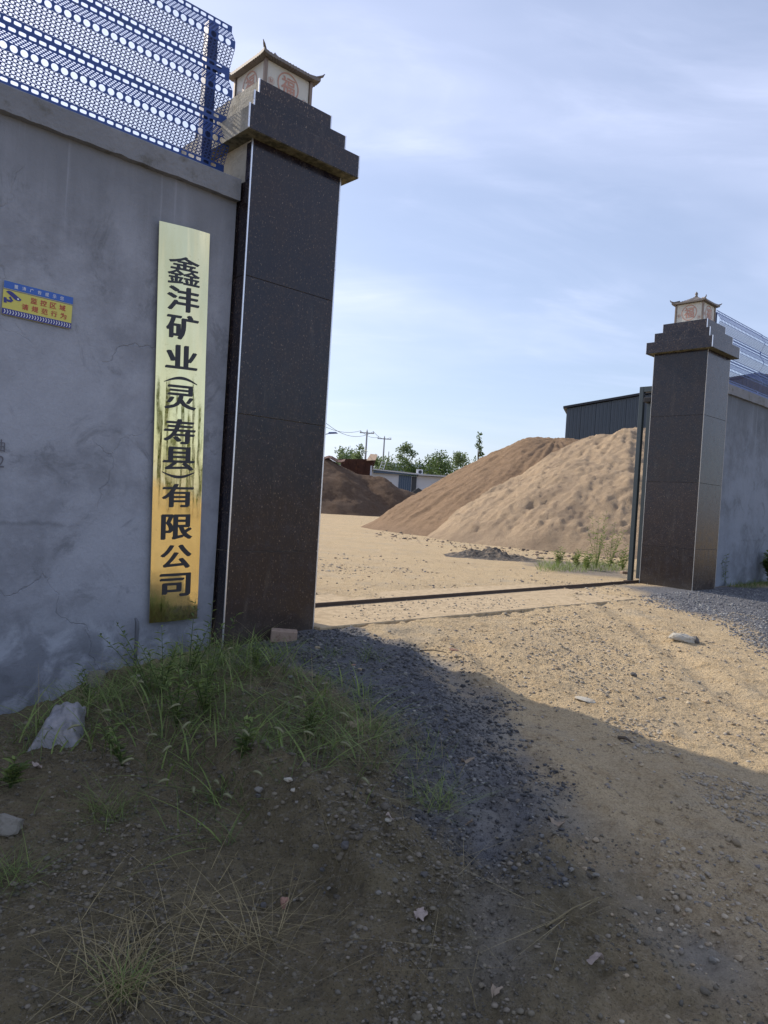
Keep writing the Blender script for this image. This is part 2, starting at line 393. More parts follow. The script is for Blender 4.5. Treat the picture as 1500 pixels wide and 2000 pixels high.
def gp(px, py):
    z = -.2
    for _ in range(12):
        p = onz(px, py, z); z = .5*z+.5*tz(p[0], p[1])
    p = onz(px, py, z); return np.array([p[0], p[1], tz(p[0], p[1])])
Z1 = [gl(*p) for p in ((440, 1262, -.1), (621, 1219, 0), (665, 1224, -.01), (730, 1244, -.04), (840, 1300, -.12), (930, 1370, -.2), (975, 1450, -.26), (1010, 1540, -.33), (1030, 1620, -.36), (960, 1700, -.38), (880, 1640, -.38), (860, 1560, -.35), (800, 1500, -.3), (720, 1400, -.22), (560, 1330, -.17), (450, 1300, -.14))]
Z2 = [gl(*p) for p in ((1255, 1149, 0), (1420, 1146, 0), (1560, 1150, 0), (1600, 1260, -.05), (1470, 1205, -.04), (1350, 1185, -.02), (1290, 1165, -.01))]
Z3 = [gl(*p) for p in ((1010, 1093, 0), (1220, 1103, 0), (1215, 1128, 0), (1100, 1118, 0))]
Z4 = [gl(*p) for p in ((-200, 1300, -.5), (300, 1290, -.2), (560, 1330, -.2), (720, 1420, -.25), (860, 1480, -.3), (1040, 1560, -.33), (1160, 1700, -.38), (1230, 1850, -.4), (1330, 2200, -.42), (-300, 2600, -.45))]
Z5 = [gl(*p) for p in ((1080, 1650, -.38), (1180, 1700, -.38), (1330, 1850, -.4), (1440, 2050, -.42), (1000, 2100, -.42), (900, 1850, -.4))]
def zones(x, y):
    n = .30*fbm(x, y, 1.6, 4, 21)+.10*fbm(x, y, 9, 3, 22)
    s1 = np.where(poly_sd(Z1, x, y) < 3, poly_sd(Z1, x, y), 3)
    s2 = poly_sd(Z2, x, y)+n*.8
    s3 = poly_sd(Z3, x, y)+n*.8
    g = np.maximum(1-sstep(-.14, .26, s1+n*1.3), np.maximum(1-sstep(-.1, .5, s2), .7*(1-sstep(-.2, .4, s3))))
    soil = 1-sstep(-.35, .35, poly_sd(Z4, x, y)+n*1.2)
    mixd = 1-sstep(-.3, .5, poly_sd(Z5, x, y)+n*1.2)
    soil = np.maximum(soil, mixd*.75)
    return g, soil
def axis(lo, hi, step, far_lo, far_hi, grow=1.09):
    a = list(np.arange(lo, hi+1e-6, step)); s = step
    while a[-1] < far_hi: s *= grow; a.append(a[-1]+s)
    s = step
    while a[0] > far_lo: s *= grow; a.insert(0, a[0]-s)
    return np.array(a)
def grid_faces(nx, ny):
    i = np.arange(nx-1)[:, None]*ny+np.arange(ny-1)[None, :]; i = i.ravel()
    return np.stack([i, i+ny, i+ny+1, i+1], 1)
gx = axis(-3.6, 4.4, .022, -900, 900, 1.07); gy = axis(1.3, 9.5, .022, -300, 1400, 1.045)
GX, GY = np.meshgrid(gx, gy, indexing='ij'); GX = GX.ravel(); GY = GY.ravel()
GZ = terrain(GX, GY); g_, s_ = zones(GX, GY)
gcol = np.stack([g_, s_, np.maximum(np.exp(-(line_d(RUT1, GX, GY)/.16)**2), .7*np.exp(-(line_d(RUT4, GX, GY)/.13)**2))*(.5+fbm(GX, GY, 3, 3, 70))], 1)
m, t, b = new_mat('dirt_and_gravel'); nb = NB(t)
at = nb.sep(nb.attr('Col'))
nL = nb.noise(.7, 6, .6); nM = nb.noise(5, 6, .65); nF = nb.noise(42, 6, .7); nG = nb.noise(95, 5, .75); nP = nb.vor(70); nQ = nb.vor(28)
sand = nb.mix(nb.rng(nL, .35, .68), (.52, .395, .235), (.43, .33, .205))
sand = nb.mix(nb.math('MULTIPLY', nb.rng(nM, .46, .70), .75), sand, (.33, .22, .105))
sand = nb.mix(nb.math('MULTIPLY', nb.rng(nb.noise(11, 6, .7), .56, .72), .55), sand, (.30, .27, .225)); sand = nb.mix(nb.math('MULTIPLY', nb.rng(nb.noise(1.1, 7, .68, dist=.6), .52, .66), .6), sand, (.33, .30, .245))
sand = nb.mix(nb.math('MULTIPLY', nb.rng(nF, .35, .62), .6), sand, (.60, .47, .29)); sand = nb.mix(nb.math('MULTIPLY', nb.rng(nb.noise(60, 5, .7), .52, .64), .55), sand, (.27, .205, .12)); sand = nb.mix(nb.math('MULTIPLY', nb.rng(nG, .54, .62), .7), sand, (.22, .165, .095))
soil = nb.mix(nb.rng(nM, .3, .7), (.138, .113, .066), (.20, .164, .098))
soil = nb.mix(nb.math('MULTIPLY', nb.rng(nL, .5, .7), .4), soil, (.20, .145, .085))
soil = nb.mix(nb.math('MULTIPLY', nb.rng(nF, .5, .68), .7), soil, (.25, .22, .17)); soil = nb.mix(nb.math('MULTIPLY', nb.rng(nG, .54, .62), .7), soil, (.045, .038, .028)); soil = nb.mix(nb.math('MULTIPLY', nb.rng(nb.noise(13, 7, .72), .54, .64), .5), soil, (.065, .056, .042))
grav = nb.mix(nb.rng(nP, .05, .5), (.060, .062, .070), (.145, .147, .158))
grav = nb.mix(nb.math('MULTIPLY', nb.rng(nF, .6, .75), .6), grav, (.25, .25, .26))
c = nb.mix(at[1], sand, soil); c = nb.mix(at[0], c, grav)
c = nb.mix(nb.math('MULTIPLY', at[2], .75), c, (.30, .275, .235))
t.links.new(c, b.inputs['Base Color']); b.inputs['Roughness'].default_value = .95; b.inputs['Specular IOR Level'].default_value = .2
h = nb.math('ADD', nb.math('MULTIPLY', nb.math('ADD', nF, nb.math('MULTIPLY', nG, .6)), .6), nb.math('MULTIPLY', nQ, .35)); h = nb.math('ADD', h, nb.math('MULTIPLY', nP, .22))
nb.bump(h, .04, b, .9)
MAT['ground'] = m
ground = mesh('ground', np.stack([GX, GY, GZ], 1), grid_faces(len(gx), len(gy)), m, smooth=True, cols=gcol)
tag(ground, kind='structure')

# concrete sill of the gate and its steel rail
MAT['slab'] = simple('dusty_concrete', (.45, .345, .21), .95, var=.14, scale=5.5, bump=.012, bscale=40, col2=(.36, .27, .16), c2=(.45, .58))
sl = thing('concrete_sill', 'pale dusty concrete strip across the gateway carrying the gate rail', 'sill', uv(4.44, 5.5, 0), ROT)
mb = MB(); mb.bbox(0, 6.2, .0, 1.9, -.15, .012, .01); mb.out('slab', MAT['slab'], sl)
MAT['rail'] = simple('rusty_rail_steel', (.085, .060, .045), .7, .4, var=.35, scale=14)
rl = thing('gate_rail', 'rusty steel track of the sliding gate running across the gateway', 'rail', uv(4.36, 6.545, 0), ROT+math.atan2(.37, 8.8))
mb = MB(); mb.bbox(0, 19, -.012, .012, .0, .055, .003); mb.bbox(0, 19, -.045, .045, -.02, .02, .003); mb.out('track', MAT['rail'], rl)

# ------------------------------------------------------------------ walls
def wobble(o, amp, f=2.2, seed=1, zmin=None):
    me = o.data; n = len(me.vertices); co = np.empty(n*3, np.float32); me.vertices.foreach_get('co', co); co = co.reshape(-1, 3)
    co[:, 1] += amp*fbm(co[:, 0], co[:, 2], f, 3, seed); co[:, 2] += amp*.8*fbm(co[:, 0], co[:, 1]+3, f*1.7, 3, seed+4)
    me.vertices.foreach_set('co', co.ravel()); me.update()
def coping(L, w, h, parent):
    # long cast beam with slightly rough arrises
    n = int(L/.06); prof = [(0, 0), (0, h*.5), (0, h-.012), (.012, h), (w*.5, h), (w-.012, h), (w, h-.012), (w, 0), (w*.5, 0), (.06, 0)]
    k = len(prof); v = []; f = []
    for i in range(n+1):
        for p in prof: v.append((L*i/n, p[0], p[1]))
    for i in range(n):
        for j in range(k): f.append((i*k+j, i*k+(j+1) % k, (i+1)*k+(j+1) % k, (i+1)*k+j))
    f.append(tuple(range(k))[::-1]); f.append(tuple(n*k+j for j in range(k)))
    v = np.array(v)
    r = .006*fbm(v[:, 0]*1., v[:, 1]*9+v[:, 2]*7, 5., 3, 31); low = v[:, 2] < .01
    v[:, 2] += np.where(low, .014*fbm(v[:, 0]*2.5, v[:, 1], 9, 3, 32), r*.35); v[:, 1] += r*.5
    return mesh('coping', v, f, MAT['coping'], parent)
def wall(name, label, uA, uB, vf, th=.24, ztop=3.83, z0=-.9, mat='plaster'):
    w = thing(name, label, 'wall', uv(uA, vf, 0), ROT)
    L = uB-uA; n = int(L/.15); m_ = int((ztop-z0)/.15); v = []; 
    xs = np.linspace(0, L, n+1); zs = np.linspace(z0, ztop, m_+1); X, Z = np.meshgrid(xs, zs, indexing='ij'); X = X.ravel(); Z = Z.ravel()
    Y = .010*fbm(X+uA, Z, .9, 4, 55); fr = grid_faces(n+1, m_+1)
    vb = [(0, th, z0), (L, th, z0), (L, th, ztop), (0, th, ztop)]
    o = mesh('plaster_face', np.stack([X, Y, Z], 1), fr, MAT[mat], w, smooth=True)
    mb = MB(); mb.box(.004, L-.004, .02, th, z0, ztop-.003); mb.out('wall_core', MAT['plaster'], w)
    c_ = coping(L, .36, .19, w); c_.location = (0, -.06, ztop)
    return w
wall('boundary_wall', 'grey plastered wall left of the gate with the tall brass sign on it', -13, 3.405, 5.766)
wall('boundary_wall', 'grey plastered wall on the far right behind the right gate pillar', 14.39, 34, 6.04, mat='plaster_dark')

# ------------------------------------------------------------------ pillars
def slab_part(mb_args, name, mat, parent):
    mb = MB(); mb.bbox(*mb_args); return mb.out(name, mat, parent)
def pillar(label, uA, vA, w, dpt, H, zb, joints, bare):
    p = thing('gate_pillar', label, 'pillar', uv(uA, vA, 0), ROT)
    T = .014
    mb = MB(); mb.box(T, w-T, T, dpt-T, zb, H-.002); mb.out('core', MAT['bare'] if bare else MAT['joint'], p)
    js = [zb]+joints+[H-.006]
    for a, b_ in zip(js[:-1], js[1:]):
        g = .0018
        slab_part((.012, w-.012, 0, T-.001, a+g, b_-g, .002), 'tile', MAT['granite'], p)
        slab_part((w-T+.001, w, .012, dpt-.012, a+g, b_-g, .002), 'tile', MAT['granite'], p)
        slab_part((.012, w-.012, dpt-T+.001, dpt, a+g, b_-g, .002), 'tile', MAT['granite'], p)
        if not bare: slab_part((0, T-.001, .012, dpt-.012, a+g, b_-g, .002), 'tile', MAT['granite'], p)
    if bare:
        for a, b_ in ((zb, joints[0]), (joints[0], joints[1]), (joints[1], joints[2]), (joints[2], 4.0)):
            slab_part((0, T-.001, .012, .24, a+.002, b_-.002, .002), 'tile', MAT['granite'], p)
        slab_part((0, T-.001, .012, .085, 4.002, H-.03, .002), 'tile', MAT['granite'], p)
    for x, y, sx, sy in ((0, 0, 1, 1), (w, 0, -1, 1), (0, dpt, 1, -1), (w, dpt, -1, -1)):
        tw = .011 if bare else .008; mb = MB(); x2 = x+sx*tw; y2 = y+sy*tw
        mb.bbox(min(x-sx*.003, x2), max(x-sx*.003, x2), min(y-sy*.003, y2), max(y-sy*.003, y2), zb, H-.004, .003); mb.out('corner_trim', MAT['trim' if bare else 'trim_dull'], p)
    # stepped cap of three tiers
    for k, (o, z0, z1) in enumerate(((.12, H, H+.212), (.018, H+.212, H+.398), (-.088, H+.398, H+.585))):
        x0, x1, y0, y1 = -o, w+o, -o, dpt+o
        mb = MB(); mb.box(x0+T, x1-T, y0+T, y1-T, z0, z1-.004)
        tier = mb.out('cap_tier', MAT['bare'] if bare or k else MAT['bare'], p)
        if k == 0:
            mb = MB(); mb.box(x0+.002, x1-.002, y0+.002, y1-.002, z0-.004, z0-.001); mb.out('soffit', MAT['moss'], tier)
        g = .0015
        for nme, args in (('tile', (x0+.012, x1-.012, y0, y0+T-.001, z0+g, z1-g, .002)), ('tile', (x1-T+.001, x1, y0+.012, y1-.012, z0+g, z1-g, .002)),
                          ('tile', (x0+.012, x1-.012, y1-T+.001, y1, z0+g, z1-g, .002))):
            slab_part(args, nme, MAT['granite'], tier)
        if not bare: slab_part((x0, x0+T-.001, y0+.012, y1-.012, z0+g, z1-g, .002), 'tile', MAT['granite'], tier)
        for xx, sx, yy, sy in ((x0, 1, y0, 1), (x1, -1, y0, 1), (x0, 1, y1, -1), (x1, -1, y1, -1)):
            mb = MB(); xa, xb = sorted((xx-sx*.003, xx+sx*.011)); ya, yb = sorted((yy-sy*.003, yy+sy*.011))
            mb.bbox(xa, xb, ya, yb, z0+.003, z1+.003, .003); mb.out('corner_trim', MAT['trim'], tier)
    return p
pillar('near left gate pillar of dark polished granite with bare concrete side beside the brass sign', 3.425, 5.597, 1.005, 1.0, 4.36, -.35, [.742, 1.955, 3.165], True)
pillar('far right gate pillar of dark brown granite tiles beside the open sliding gate', 13.37, 5.835, 1.0, 1.035, 4.43, -.25, [.75, 1.975, 3.225], False)

# ------------------------------------------------------------------ pillar lanterns
MAT['lamp_panel'] = simple('translucent_lamp_panel', (.50, .50, .46), .45, var=.12, scale=4)
MAT['lamp_frame'] = simple('bronze_lamp_frame', (.21, .165, .135), .5, .4, var=.2)
MAT['lamp_roof'] = simple('cast_lamp_roof', (.165, .145, .13), .55, .3, var=.25, scale=20)
MAT['lamp_print'] = simple('faded_red_print', (.43, .24, .19), .6)
fu_v, fu_f = text_mesh('福', .030)
cai_v, cai_f = text_mesh('财', .01); bao_v, bao_f = text_mesh('宝', .01)
def face_print(parent, side, hw, zc, verts, faces, w, h, cx, cz, ring=None):
    # flat lettering on one lamp panel; side 0=-v 1=-u 2=+u 3=+v
    def put(a, zz, e):
        return {0: (a, -hw-e, zz), 1: (-hw-e, -a, zz), 2: (hw+e, a, zz), 3: (-a, hw+e, zz)}[side]
    v = [put(cx+(p[0]-.5)*w, cz+(p[1]-.5)*h, .0026+p[2]) for p in verts]; f = list(faces)
    if ring:
        n = 28; b0 = len(v)
        for k in range(n):
            t_ = 2*math.pi*k/n
            v.append(put(cx+ring*math.cos(t_), cz+ring*math.sin(t_), .0034)); v.append(put(cx+ring*.90*math.cos(t_), cz+ring*.90*math.sin(t_), .0034))
        for k in range(n): f.append((b0+2*k, b0+2*((k+1) % n), b0+2*((k+1) % n)+1, b0+2*k+1))
    return mesh('lettering', v, f, MAT['lamp_print'], parent)
def lantern(label, uc, vc, z0, hw, hh, rise):
    L = thing('pillar_lantern', label, 'lantern', uv(uc, vc, z0), ROT, 'lanterns on top of the gate pillars')
    mb = MB(); mb.bbox(-hw-.015, hw+.015, -hw-.015, hw+.015, 0, .022, .004); mb.out('base', MAT['lamp_frame'], L)
    for sx in (-1, 1):
        for sy in (-1, 1):
            mb = MB(); mb.bbox(sx*hw-.016, sx*hw+.016, sy*hw-.016, sy*hw+.016, .0225, hh, .003); mb.out('corner_post', MAT['lamp_frame'], L)
    for s in range(4):
        a = hw-.018
        args = {0: (-a, a, -hw, -hw+.01), 1: (-hw, -hw+.01, -a, a), 2: (hw-.01, hw, -a, a), 3: (-a, a, hw-.01, hw)}[s]
        mb = MB(); mb.bbox(*args, .024, hh-.002, .002); pn = mb.out('panel', MAT['lamp_panel'], L)
        R_ = hh*.40
        face_print(pn, s, hw, 0, fu_v, fu_f, R_*1.3, R_*1.35, 0, hh*.52, R_)
        face_print(pn, s, hw, 0, cai_v, cai_f, .04, .04, -hw*.74, hh*.42, .034); face_print(pn, s, hw, 0, bao_v, bao_f, .04, .04, hw*.74, hh*.24, .034)
    # curved hipped roof with ribbed tiles and upturned corners
    E_ = hw+.068; n = 10; v = []; f = []
    def rz_(x, y):
        r = max(abs(x), abs(y)); tt = r/E_
        q = min(abs(x), abs(y))/(r+1e-6)
        z = hh+.03+rise*(1-tt)**1.35+.018*(q**9)*(tt**4)
        return z
    N = 41; xs = np.linspace(-E_, E_, N)
    for x in xs:
        for y in xs:
            ribs = .004*math.cos((y if abs(x) > abs(y) else x)*2*math.pi/.03) if max(abs(x), abs(y)) > .03 else 0
            v.append((x, y, rz_(x, y)+ribs))
    f = [tuple(q) for q in grid_faces(N, N)]
    top = len(v)
    per = [(i, 0) for i in range(N)]+[(N-1, j) for j in range(1, N)]+[(i, N-1) for i in range(N-2, -1, -1)]+[(0, j) for j in range(N-2, 0, -1)]
    for i, j in per: p = v[i*N+j]; v.append((p[0], p[1], p[2]-.028))
    for k in range(len(per)):
        k2 = (k+1) % len(per); f.append((per[k][0]*N+per[k][1], per[k2][0]*N+per[k2][1], top+k2, top+k))
    b0 = len(v)
    for k in range(len(per)): p = v[top+k]; v.append((p[0]*.72, p[1]*.72, hh+.0))
    for k in range(len(per)): k2 = (k+1) % len(per); f.append((top+k, top+k2, b0+k2, b0+k))
    f.append(tuple(b0+k for k in range(len(per))))
    roof = mesh('roof', v, f, MAT['lamp_roof'], L, smooth=False)
    for sx in (-1, 1):
        for sy in (-1, 1):
            mb = MB(); c = E_; mb.tube([(sx*(c-.11), sy*(c-.11), rz_(c-.11, c-.11)+.008), (sx*(c-.03), sy*(c-.03), rz_(c, c)+.0), (sx*(c+.012), sy*(c+.012), rz_(c, c)+.018), (sx*(c+.03), sy*(c+.02), rz_(c, c)+.045)], [.014, .015, .011, .003], 6)
            mb.out('upturned_tip', MAT['lamp_roof'], roof, True)
    mb = MB(); zt = rz_(0, 0)
    mb.tube([(0, 0, zt-.02), (0, 0, zt+.01), (0, 0, zt+.018), (0, 0, zt+.035), (0, 0, zt+.055), (0, 0, zt+.085)], [.03, .026, .014, .03, .024, .002], 10); mb.out('finial', MAT['lamp_roof'], roof, True)
    return L
lantern('square lantern with pagoda roof and red luck character on the near left pillar', 3.925, 6.10, 4.948, .257, .305, .16)
lantern('square lantern with pagoda roof and pointed finial on the far right pillar', 13.87, 6.352, 5.02, .26, .37, .17)

# ------------------------------------------------------------------ perforated wind fence
def perf_panel_mesh(Lp, zlo, zhi, zc):
    P = .436; A_ = .036
    rows = []      # (z0,z1,kind): crest with big holes, up-facing flank, flat trough with two slot rows, down-facing flank
    big, up, slot, dn = .066, .110, .058, .144
    k0 = math.floor((zlo-zc)/P)-1; k1 = math.ceil((zhi-zc)/P)+1
    for k in range(k0, k1+1):
        z = zc+k*P-big/2; rows.append((z, z+big, 'big')); z += big
        for i in range(5): rows.append((z, z+up/5, 'oval%d' % (i % 2))); z += up/5
        for i in range(2): rows.append((z, z+slot, 'slot%d' % i)); z += slot
        for i in range(6): rows.append((z, z+dn/6, 'small0')); z += dn/6
    rows = [r for r in rows if r[0] >= zlo-1e-6 and r[1] <= zhi+1e-6]
    VV = []; FF = []; nv = 0
    def cells(x0, wa, z0, z1, ra, rz, n, p, cnt):
        nonlocal nv
        ang = (np.arange(n)+.0)*2*math.pi/n+math.pi/n*0
        ca, sa = np.cos(ang), np.sin(ang)
        m_ = np.maximum(abs(ca), abs(sa)); ox = ca/m_*wa/2; oz = sa/m_*(z1-z0)/2
        ix = np.sign(ca)*abs(ca)**p*ra; iz = np.sign(sa)*abs(sa)**p*rz
        cxs = x0+wa*(np.arange(cnt)+.5); zc_ = (z0+z1)/2
        v = np.zeros((cnt, 2*n, 2)); v[:, :n, 0] = cxs[:, None]+ox; v[:, :n, 1] = zc_+oz; v[:, n:, 0] = cxs[:, None]+ix; v[:, n:, 1] = zc_+iz
        q = np.arange(n); q2 = (q+1) % n; f = np.stack([q, q2, n+q2, n+q], 1)[None]+(np.arange(cnt)*2*n)[:, None, None]+nv
        VV.append(v.reshape(-1, 2)); FF.append(f.reshape(-1, 4)); nv += cnt*2*n
    def strip(x0, x1, z0, z1):
        nonlocal nv
        VV.append(np.array([(x0, z0), (x1, z0), (x1, z1), (x0, z1)])); FF.append(np.arange(4)[None]+nv); nv += 4
    for z0, z1, kd in rows:
        if kd == 'big': wa, ra, rz, n, p = .072, .027, .027, 16, 1.
        elif kd[:4] == 'slot': wa, ra, rz, n, p = .072, .0265, .0138, 16, .5
        elif kd[:4] == 'oval': wa, ra, rz, n, p = .036, .0125, .0078, 8, 1.
        else: wa, ra, rz, n, p = .036, .0122, .0086, 10, 1.
        off_ = wa/2 if kd[-1] == '1' else 0.
        cnt = int((Lp-2*off_+1e-6)/wa)
        cells(off_, wa, z0, z1, ra, rz, n, p, cnt)
        if off_: strip(0, off_, z0, z1)
        if off_+cnt*wa < Lp-1e-6: strip(off_+cnt*wa, Lp, z0, z1)
    v2 = np.concatenate(VV); f = np.concatenate(FF)
    a, z = v2[:, 0], v2[:, 1]
    y = np.interp((z-zc+big/2) % P, [0, big, big+up*.5, big+up, big+up+2*slot, P-dn*.5, P], [-A_, -A_, 0, A_, A_, 0, -A_])
    me_v = np.stack([a, y, z], 1)
    return me_v, f
pv, pf = perf_panel_mesh(2.412, .0, 1.46, .355)
pmesh_obj = mesh('mesh_panel', pv, pf, MAT['blue'])
pm = pmesh_obj.data; bpy.data.objects.remove(pmesh_obj)
def wind_fence(label, uA, vA, n, zb, direction, post_off):
    w = thing('wind_fence', label, 'fence', uv(uA, vA, zb), ROT)
    for k in range(n):
        o = link(bpy.data.objects.new('mesh_panel', pm), w); o.location = ((-(k+1)*2.412 if direction < 0 else k*2.412)+.0, .012*((k % 2)), 0)
        if k % 2: continue
        mb = MB(); x = (-post_off-k*2.412) if direction < 0 else (post_off+k*2.412)
        mb.bbox(x-.05, x+.05, .062, .15, -.0, 1.40, .006); mb.bbox(x-.07, x+.07, .055, .17, -.0, .012, .003)
        mb.bbox(x+.0, x+.10, .058, .075, .98, 1.04, .004); mb.bbox(x-.012, x+.012, .15, .158, .3, .36, .002)
        mb.out('post', MAT['blue_post'], w)
    return w
wind_fence('blue perforated steel wind fence on top of the left wall', 3.372, 5.93, 6, 4.022, -1, .165)
wind_fence('blue perforated steel wind fence on top of the far right wall', 14.50, 6.18, 7, 4.022, 1, .06)

# ------------------------------------------------------------------ brass sign
def sign_map(w, tt):
    # w 0..1 across, tt 0..1 up the sheet -> (u, v, z); a slightly tilted, bowed sheet
    w = np.asarray(w, float); tt = np.asarray(tt, float)
    uL = 2.795+(2.678-2.795)*tt; uR = 3.215+(3.125-3.215)*tt
    uu = uL+(uR-uL)*w
    z = .128+.02*w+3.305*tt
    bow = .030+.030*w+.016*np.sin(math.pi*w)+.010*np.sin(math.pi*tt)*w+.006*np.sin(5.2*tt+1.0)*w+.0014*np.sin(9*w+2*tt)
    return uu, 5.756-bow, z
def sign_pt(w, tt, e=0.):
    a, v_, z = sign_map(w, tt); return np.stack([a*U[0]+(v_-e)*V[0], a*U[1]+(v_-e)*V[1], z], -1)
sg = thing('company_sign', 'tall polished brass plate with black vertical lettering on the left wall', 'sign', (0, 0, 0))
nw, nh = 18, 90
W_, T_ = np.meshgrid(np.linspace(0, 1, nw+1), np.linspace(0, 1, nh+1), indexing='ij')
v = sign_pt(W_.ravel(), T_.ravel()); f = [tuple(q) for q in grid_faces(nw+1, nh+1)]
bb = len(v); per = [(i, 0) for i in range(nw+1)]+[(nw, j) for j in range(1, nh+1)]+[(i, nh) for i in range(nw-1, -1, -1)]+[(0, j) for j in range(nh-1, 0, -1)]
ed = [sign_pt(i/nw, j/nh, -.007) for i, j in per]; ed0 = [sign_pt(i/nw, j/nh, 0.) for i, j in per]; v = np.concatenate([v, np.array(ed), np.array(ed0)])
for k in range(len(per)):
    k2 = (k+1) % len(per); nP_ = len(per); f.append((bb+nP_+k, bb+nP_+k2, bb+k2, bb+k))
mesh('brass_plate', v, f, MAT['brass'], sg, smooth=False)
for i in range((nw)*(nh)): sg.children[0].data.polygons[i].use_smooth = True
MAT['batten'] = simple('dark_batten', (.03, .03, .03), .8)
for zz in (.5, 1.7, 2.9):
    mb = MB(); mb.add([uv(a, b_, c_) for a, b_, c_ in ((2.86, 5.768, zz), (3.06, 5.768, zz), (3.06, 5.735, zz), (2.86, 5.735, zz), (2.86, 5.768, zz+.05), (3.06, 5.768, zz+.05), (3.06, 5.735, zz+.05), (2.86, 5.735, zz+.05))],
           [(3, 2, 1, 0), (4, 5, 6, 7), (0, 1, 5, 4), (1, 2, 6, 5), (2, 3, 7, 6), (3, 0, 4, 7)])
    mb.out('mounting_batten', MAT['batten'], sg)
chars = [('鑫', 527, 59), ('沣', 583, 52), ('矿', 638, 53), ('业', 697, 50), ('(', 742, 13), ('灵', 776, 51), ('寿', 843, 53), ('县', 896, 50), (')', 928, 14), ('有', 968, 50), ('限', 1029, 54), ('公', 1087, 51), ('司', 1142, 50)]
for ch, py, hpx in chars:
    z = onplane(350, py, V, 5.70)[2]; tt0 = (z-.138)/3.305
    hz = hpx/1430*6.1/3.305*.93
    if ch in '()':
        n = 14; vv = []; ff = []
        for k in range(n+1):
            s_ = k/n; arch = math.sin(math.pi*s_); th_ = .0020+.0055*arch
            sgn = 1 if ch == '(' else -1
            yb = sgn*(arch-.6)*.0125
            vv.append((.16+.66*s_, tt0+yb-th_/2*1.0)); vv.append((.16+.66*s_, tt0+yb+th_/2))
        for k in range(n): ff.append((2*k, 2*k+2, 2*k+3, 2*k+1))
        vv = np.array(vv); pts = sign_pt(vv[:, 0], vv[:, 1], .0032)
    else:
        gv, ff = text_mesh(ch, .034 if ch != '鑫' else .014)
        import bmesh
        bm = bmesh.new(); vs_ = [bm.verts.new(p) for p in gv]
        for q in ff:
            try: bm.faces.new([vs_[i] for i in q])
            except ValueError: pass
        for k in range(1, 10):
            bmesh.ops.bisect_plane(bm, geom=bm.verts[:]+bm.edges[:]+bm.faces[:], plane_co=(k/10, 0, 0), plane_no=(1, 0, 0))
        for k in range(1, 4):
            bmesh.ops.bisect_plane(bm, geom=bm.verts[:]+bm.edges[:]+bm.faces[:], plane_co=(0, k/4, 0), plane_no=(0, 1, 0))
        bm.verts.index_update(); gv = np.array([q.co[:] for q in bm.verts]); ff = [[q.index for q in g.verts] for g in bm.faces]; bm.free()
        pts = sign_pt(.17+.645*gv[:, 0], tt0+(gv[:, 1]-.5)*hz, .0032)+V*(-gv[:, 2])[:, None]
    mesh('lettering', pts, ff, MAT['ink'], sg)

# ------------------------------------------------------------------ small warning plate
MAT['p_yellow'] = simple('yellow_print', (.60, .55, .12), .5, var=.06); MAT['p_blue'] = simple('blue_print', (.035, .12, .45), .45, var=.08)
MAT['p_navy'] = simple('navy_print', (.035, .04, .22), .45, var=.08); MAT['p_red'] = simple('red_print', (.45, .06, .05), .5); MAT['p_white'] = simple('white_print', (.75, .78, .82), .5)
wp = thing('warning_plate', 'small yellow and blue surveillance warning plate with red lettering on the left wall', 'sign', uv(1.795, 5.757, 2.546), ROT)
wp.rotation_euler = (0, math.radians(-1.2)*-1, ROT)
PW, PH = .243, .122
def strip_part(z0, z1, mat, name, parent, y=-.0065, x0=-PW, x1=PW):
    return mesh(name, [(x0, y, z0), (x1, y, z0), (x1, y, z1), (x0, y, z1)], [(0, 1, 2, 3)], mat, parent)
mb = MB(); mb.bbox(-PW, PW, -.0055, .0, -PH, PH, .002); pb = mb.out('board', MAT['p_yellow'], wp)
strip_part(PH-.056, PH-.002, MAT['p_blue'], 'header_band', wp); strip_part(PH-.064, PH-.060, MAT['p_navy'], 'rule', wp); strip_part(-PH+.002, -PH+.045, MAT['p_navy'], 'footer_band', wp)
def word(txt, x, z, w, h, mat, parent, off_=.02, y=-.008, sp=1.):
    n = len(txt)
    for i, c_ in enumerate(txt):
        gv, gf = text_mesh(c_, off_); cxx = x+(i-(n-1)/2)*sp
        mesh('character', [(cxx+(p[0]-.5)*w, y-p[2], z+(p[1]-.5)*h) for p in gv], gf, mat, parent)
word('董涛广告提示您', .0, PH-.030, .026, .027, MAT['p_white'], wp, .008, sp=.0535)
word('监控区域', .068, .022, .046, .043, MAT['p_red'], wp, .022, sp=.068)
word('请规范行为', .045, -.037, .046, .043, MAT['p_red'], wp, .022, sp=.068)
v = [(0, 0, .0145), (.005, 0, .0145), (.012, 0, 0), (.005, 0, -.0145), (0, 0, -.0145), (.007, 0, 0)]
ch0 = mesh('chevron', v, [(0, 5, 2, 1), (5, 4, 3, 2)], MAT['p_white'], wp); ch0.location = (-PW+.012, -.008, -PH+.0235)
for k in range(1, 25):
    c_ = link(bpy.data.objects.new('chevron', ch0.data), wp); c_.location = (-PW+.012+k*.0190, -.008, -PH+.0235)
pic = [[(-.226, .046), (-.208, .057), (-.186, .054), (-.120, .014), (-.122, .005), (-.140, -.002), (-.160, .002)], [(-.205, .012), (-.192, .017), (-.172, -.010), (-.186, -.018)], [(-.238, .004), (-.218, .004), (-.216, -.034), (-.236, -.034)], [(-.216, -.006), (-.180, -.010), (-.186, -.024), (-.216, -.022)]]
v = []; f = []
for k, q in enumerate(pic): b0 = len(v); v += [(p[0], -.008-.0002*k, p[1]-.004) for p in q]; f.append(tuple(range(b0, b0+len(q))))
mesh('camera_pictogram', v, f, MAT['p_navy'], wp)
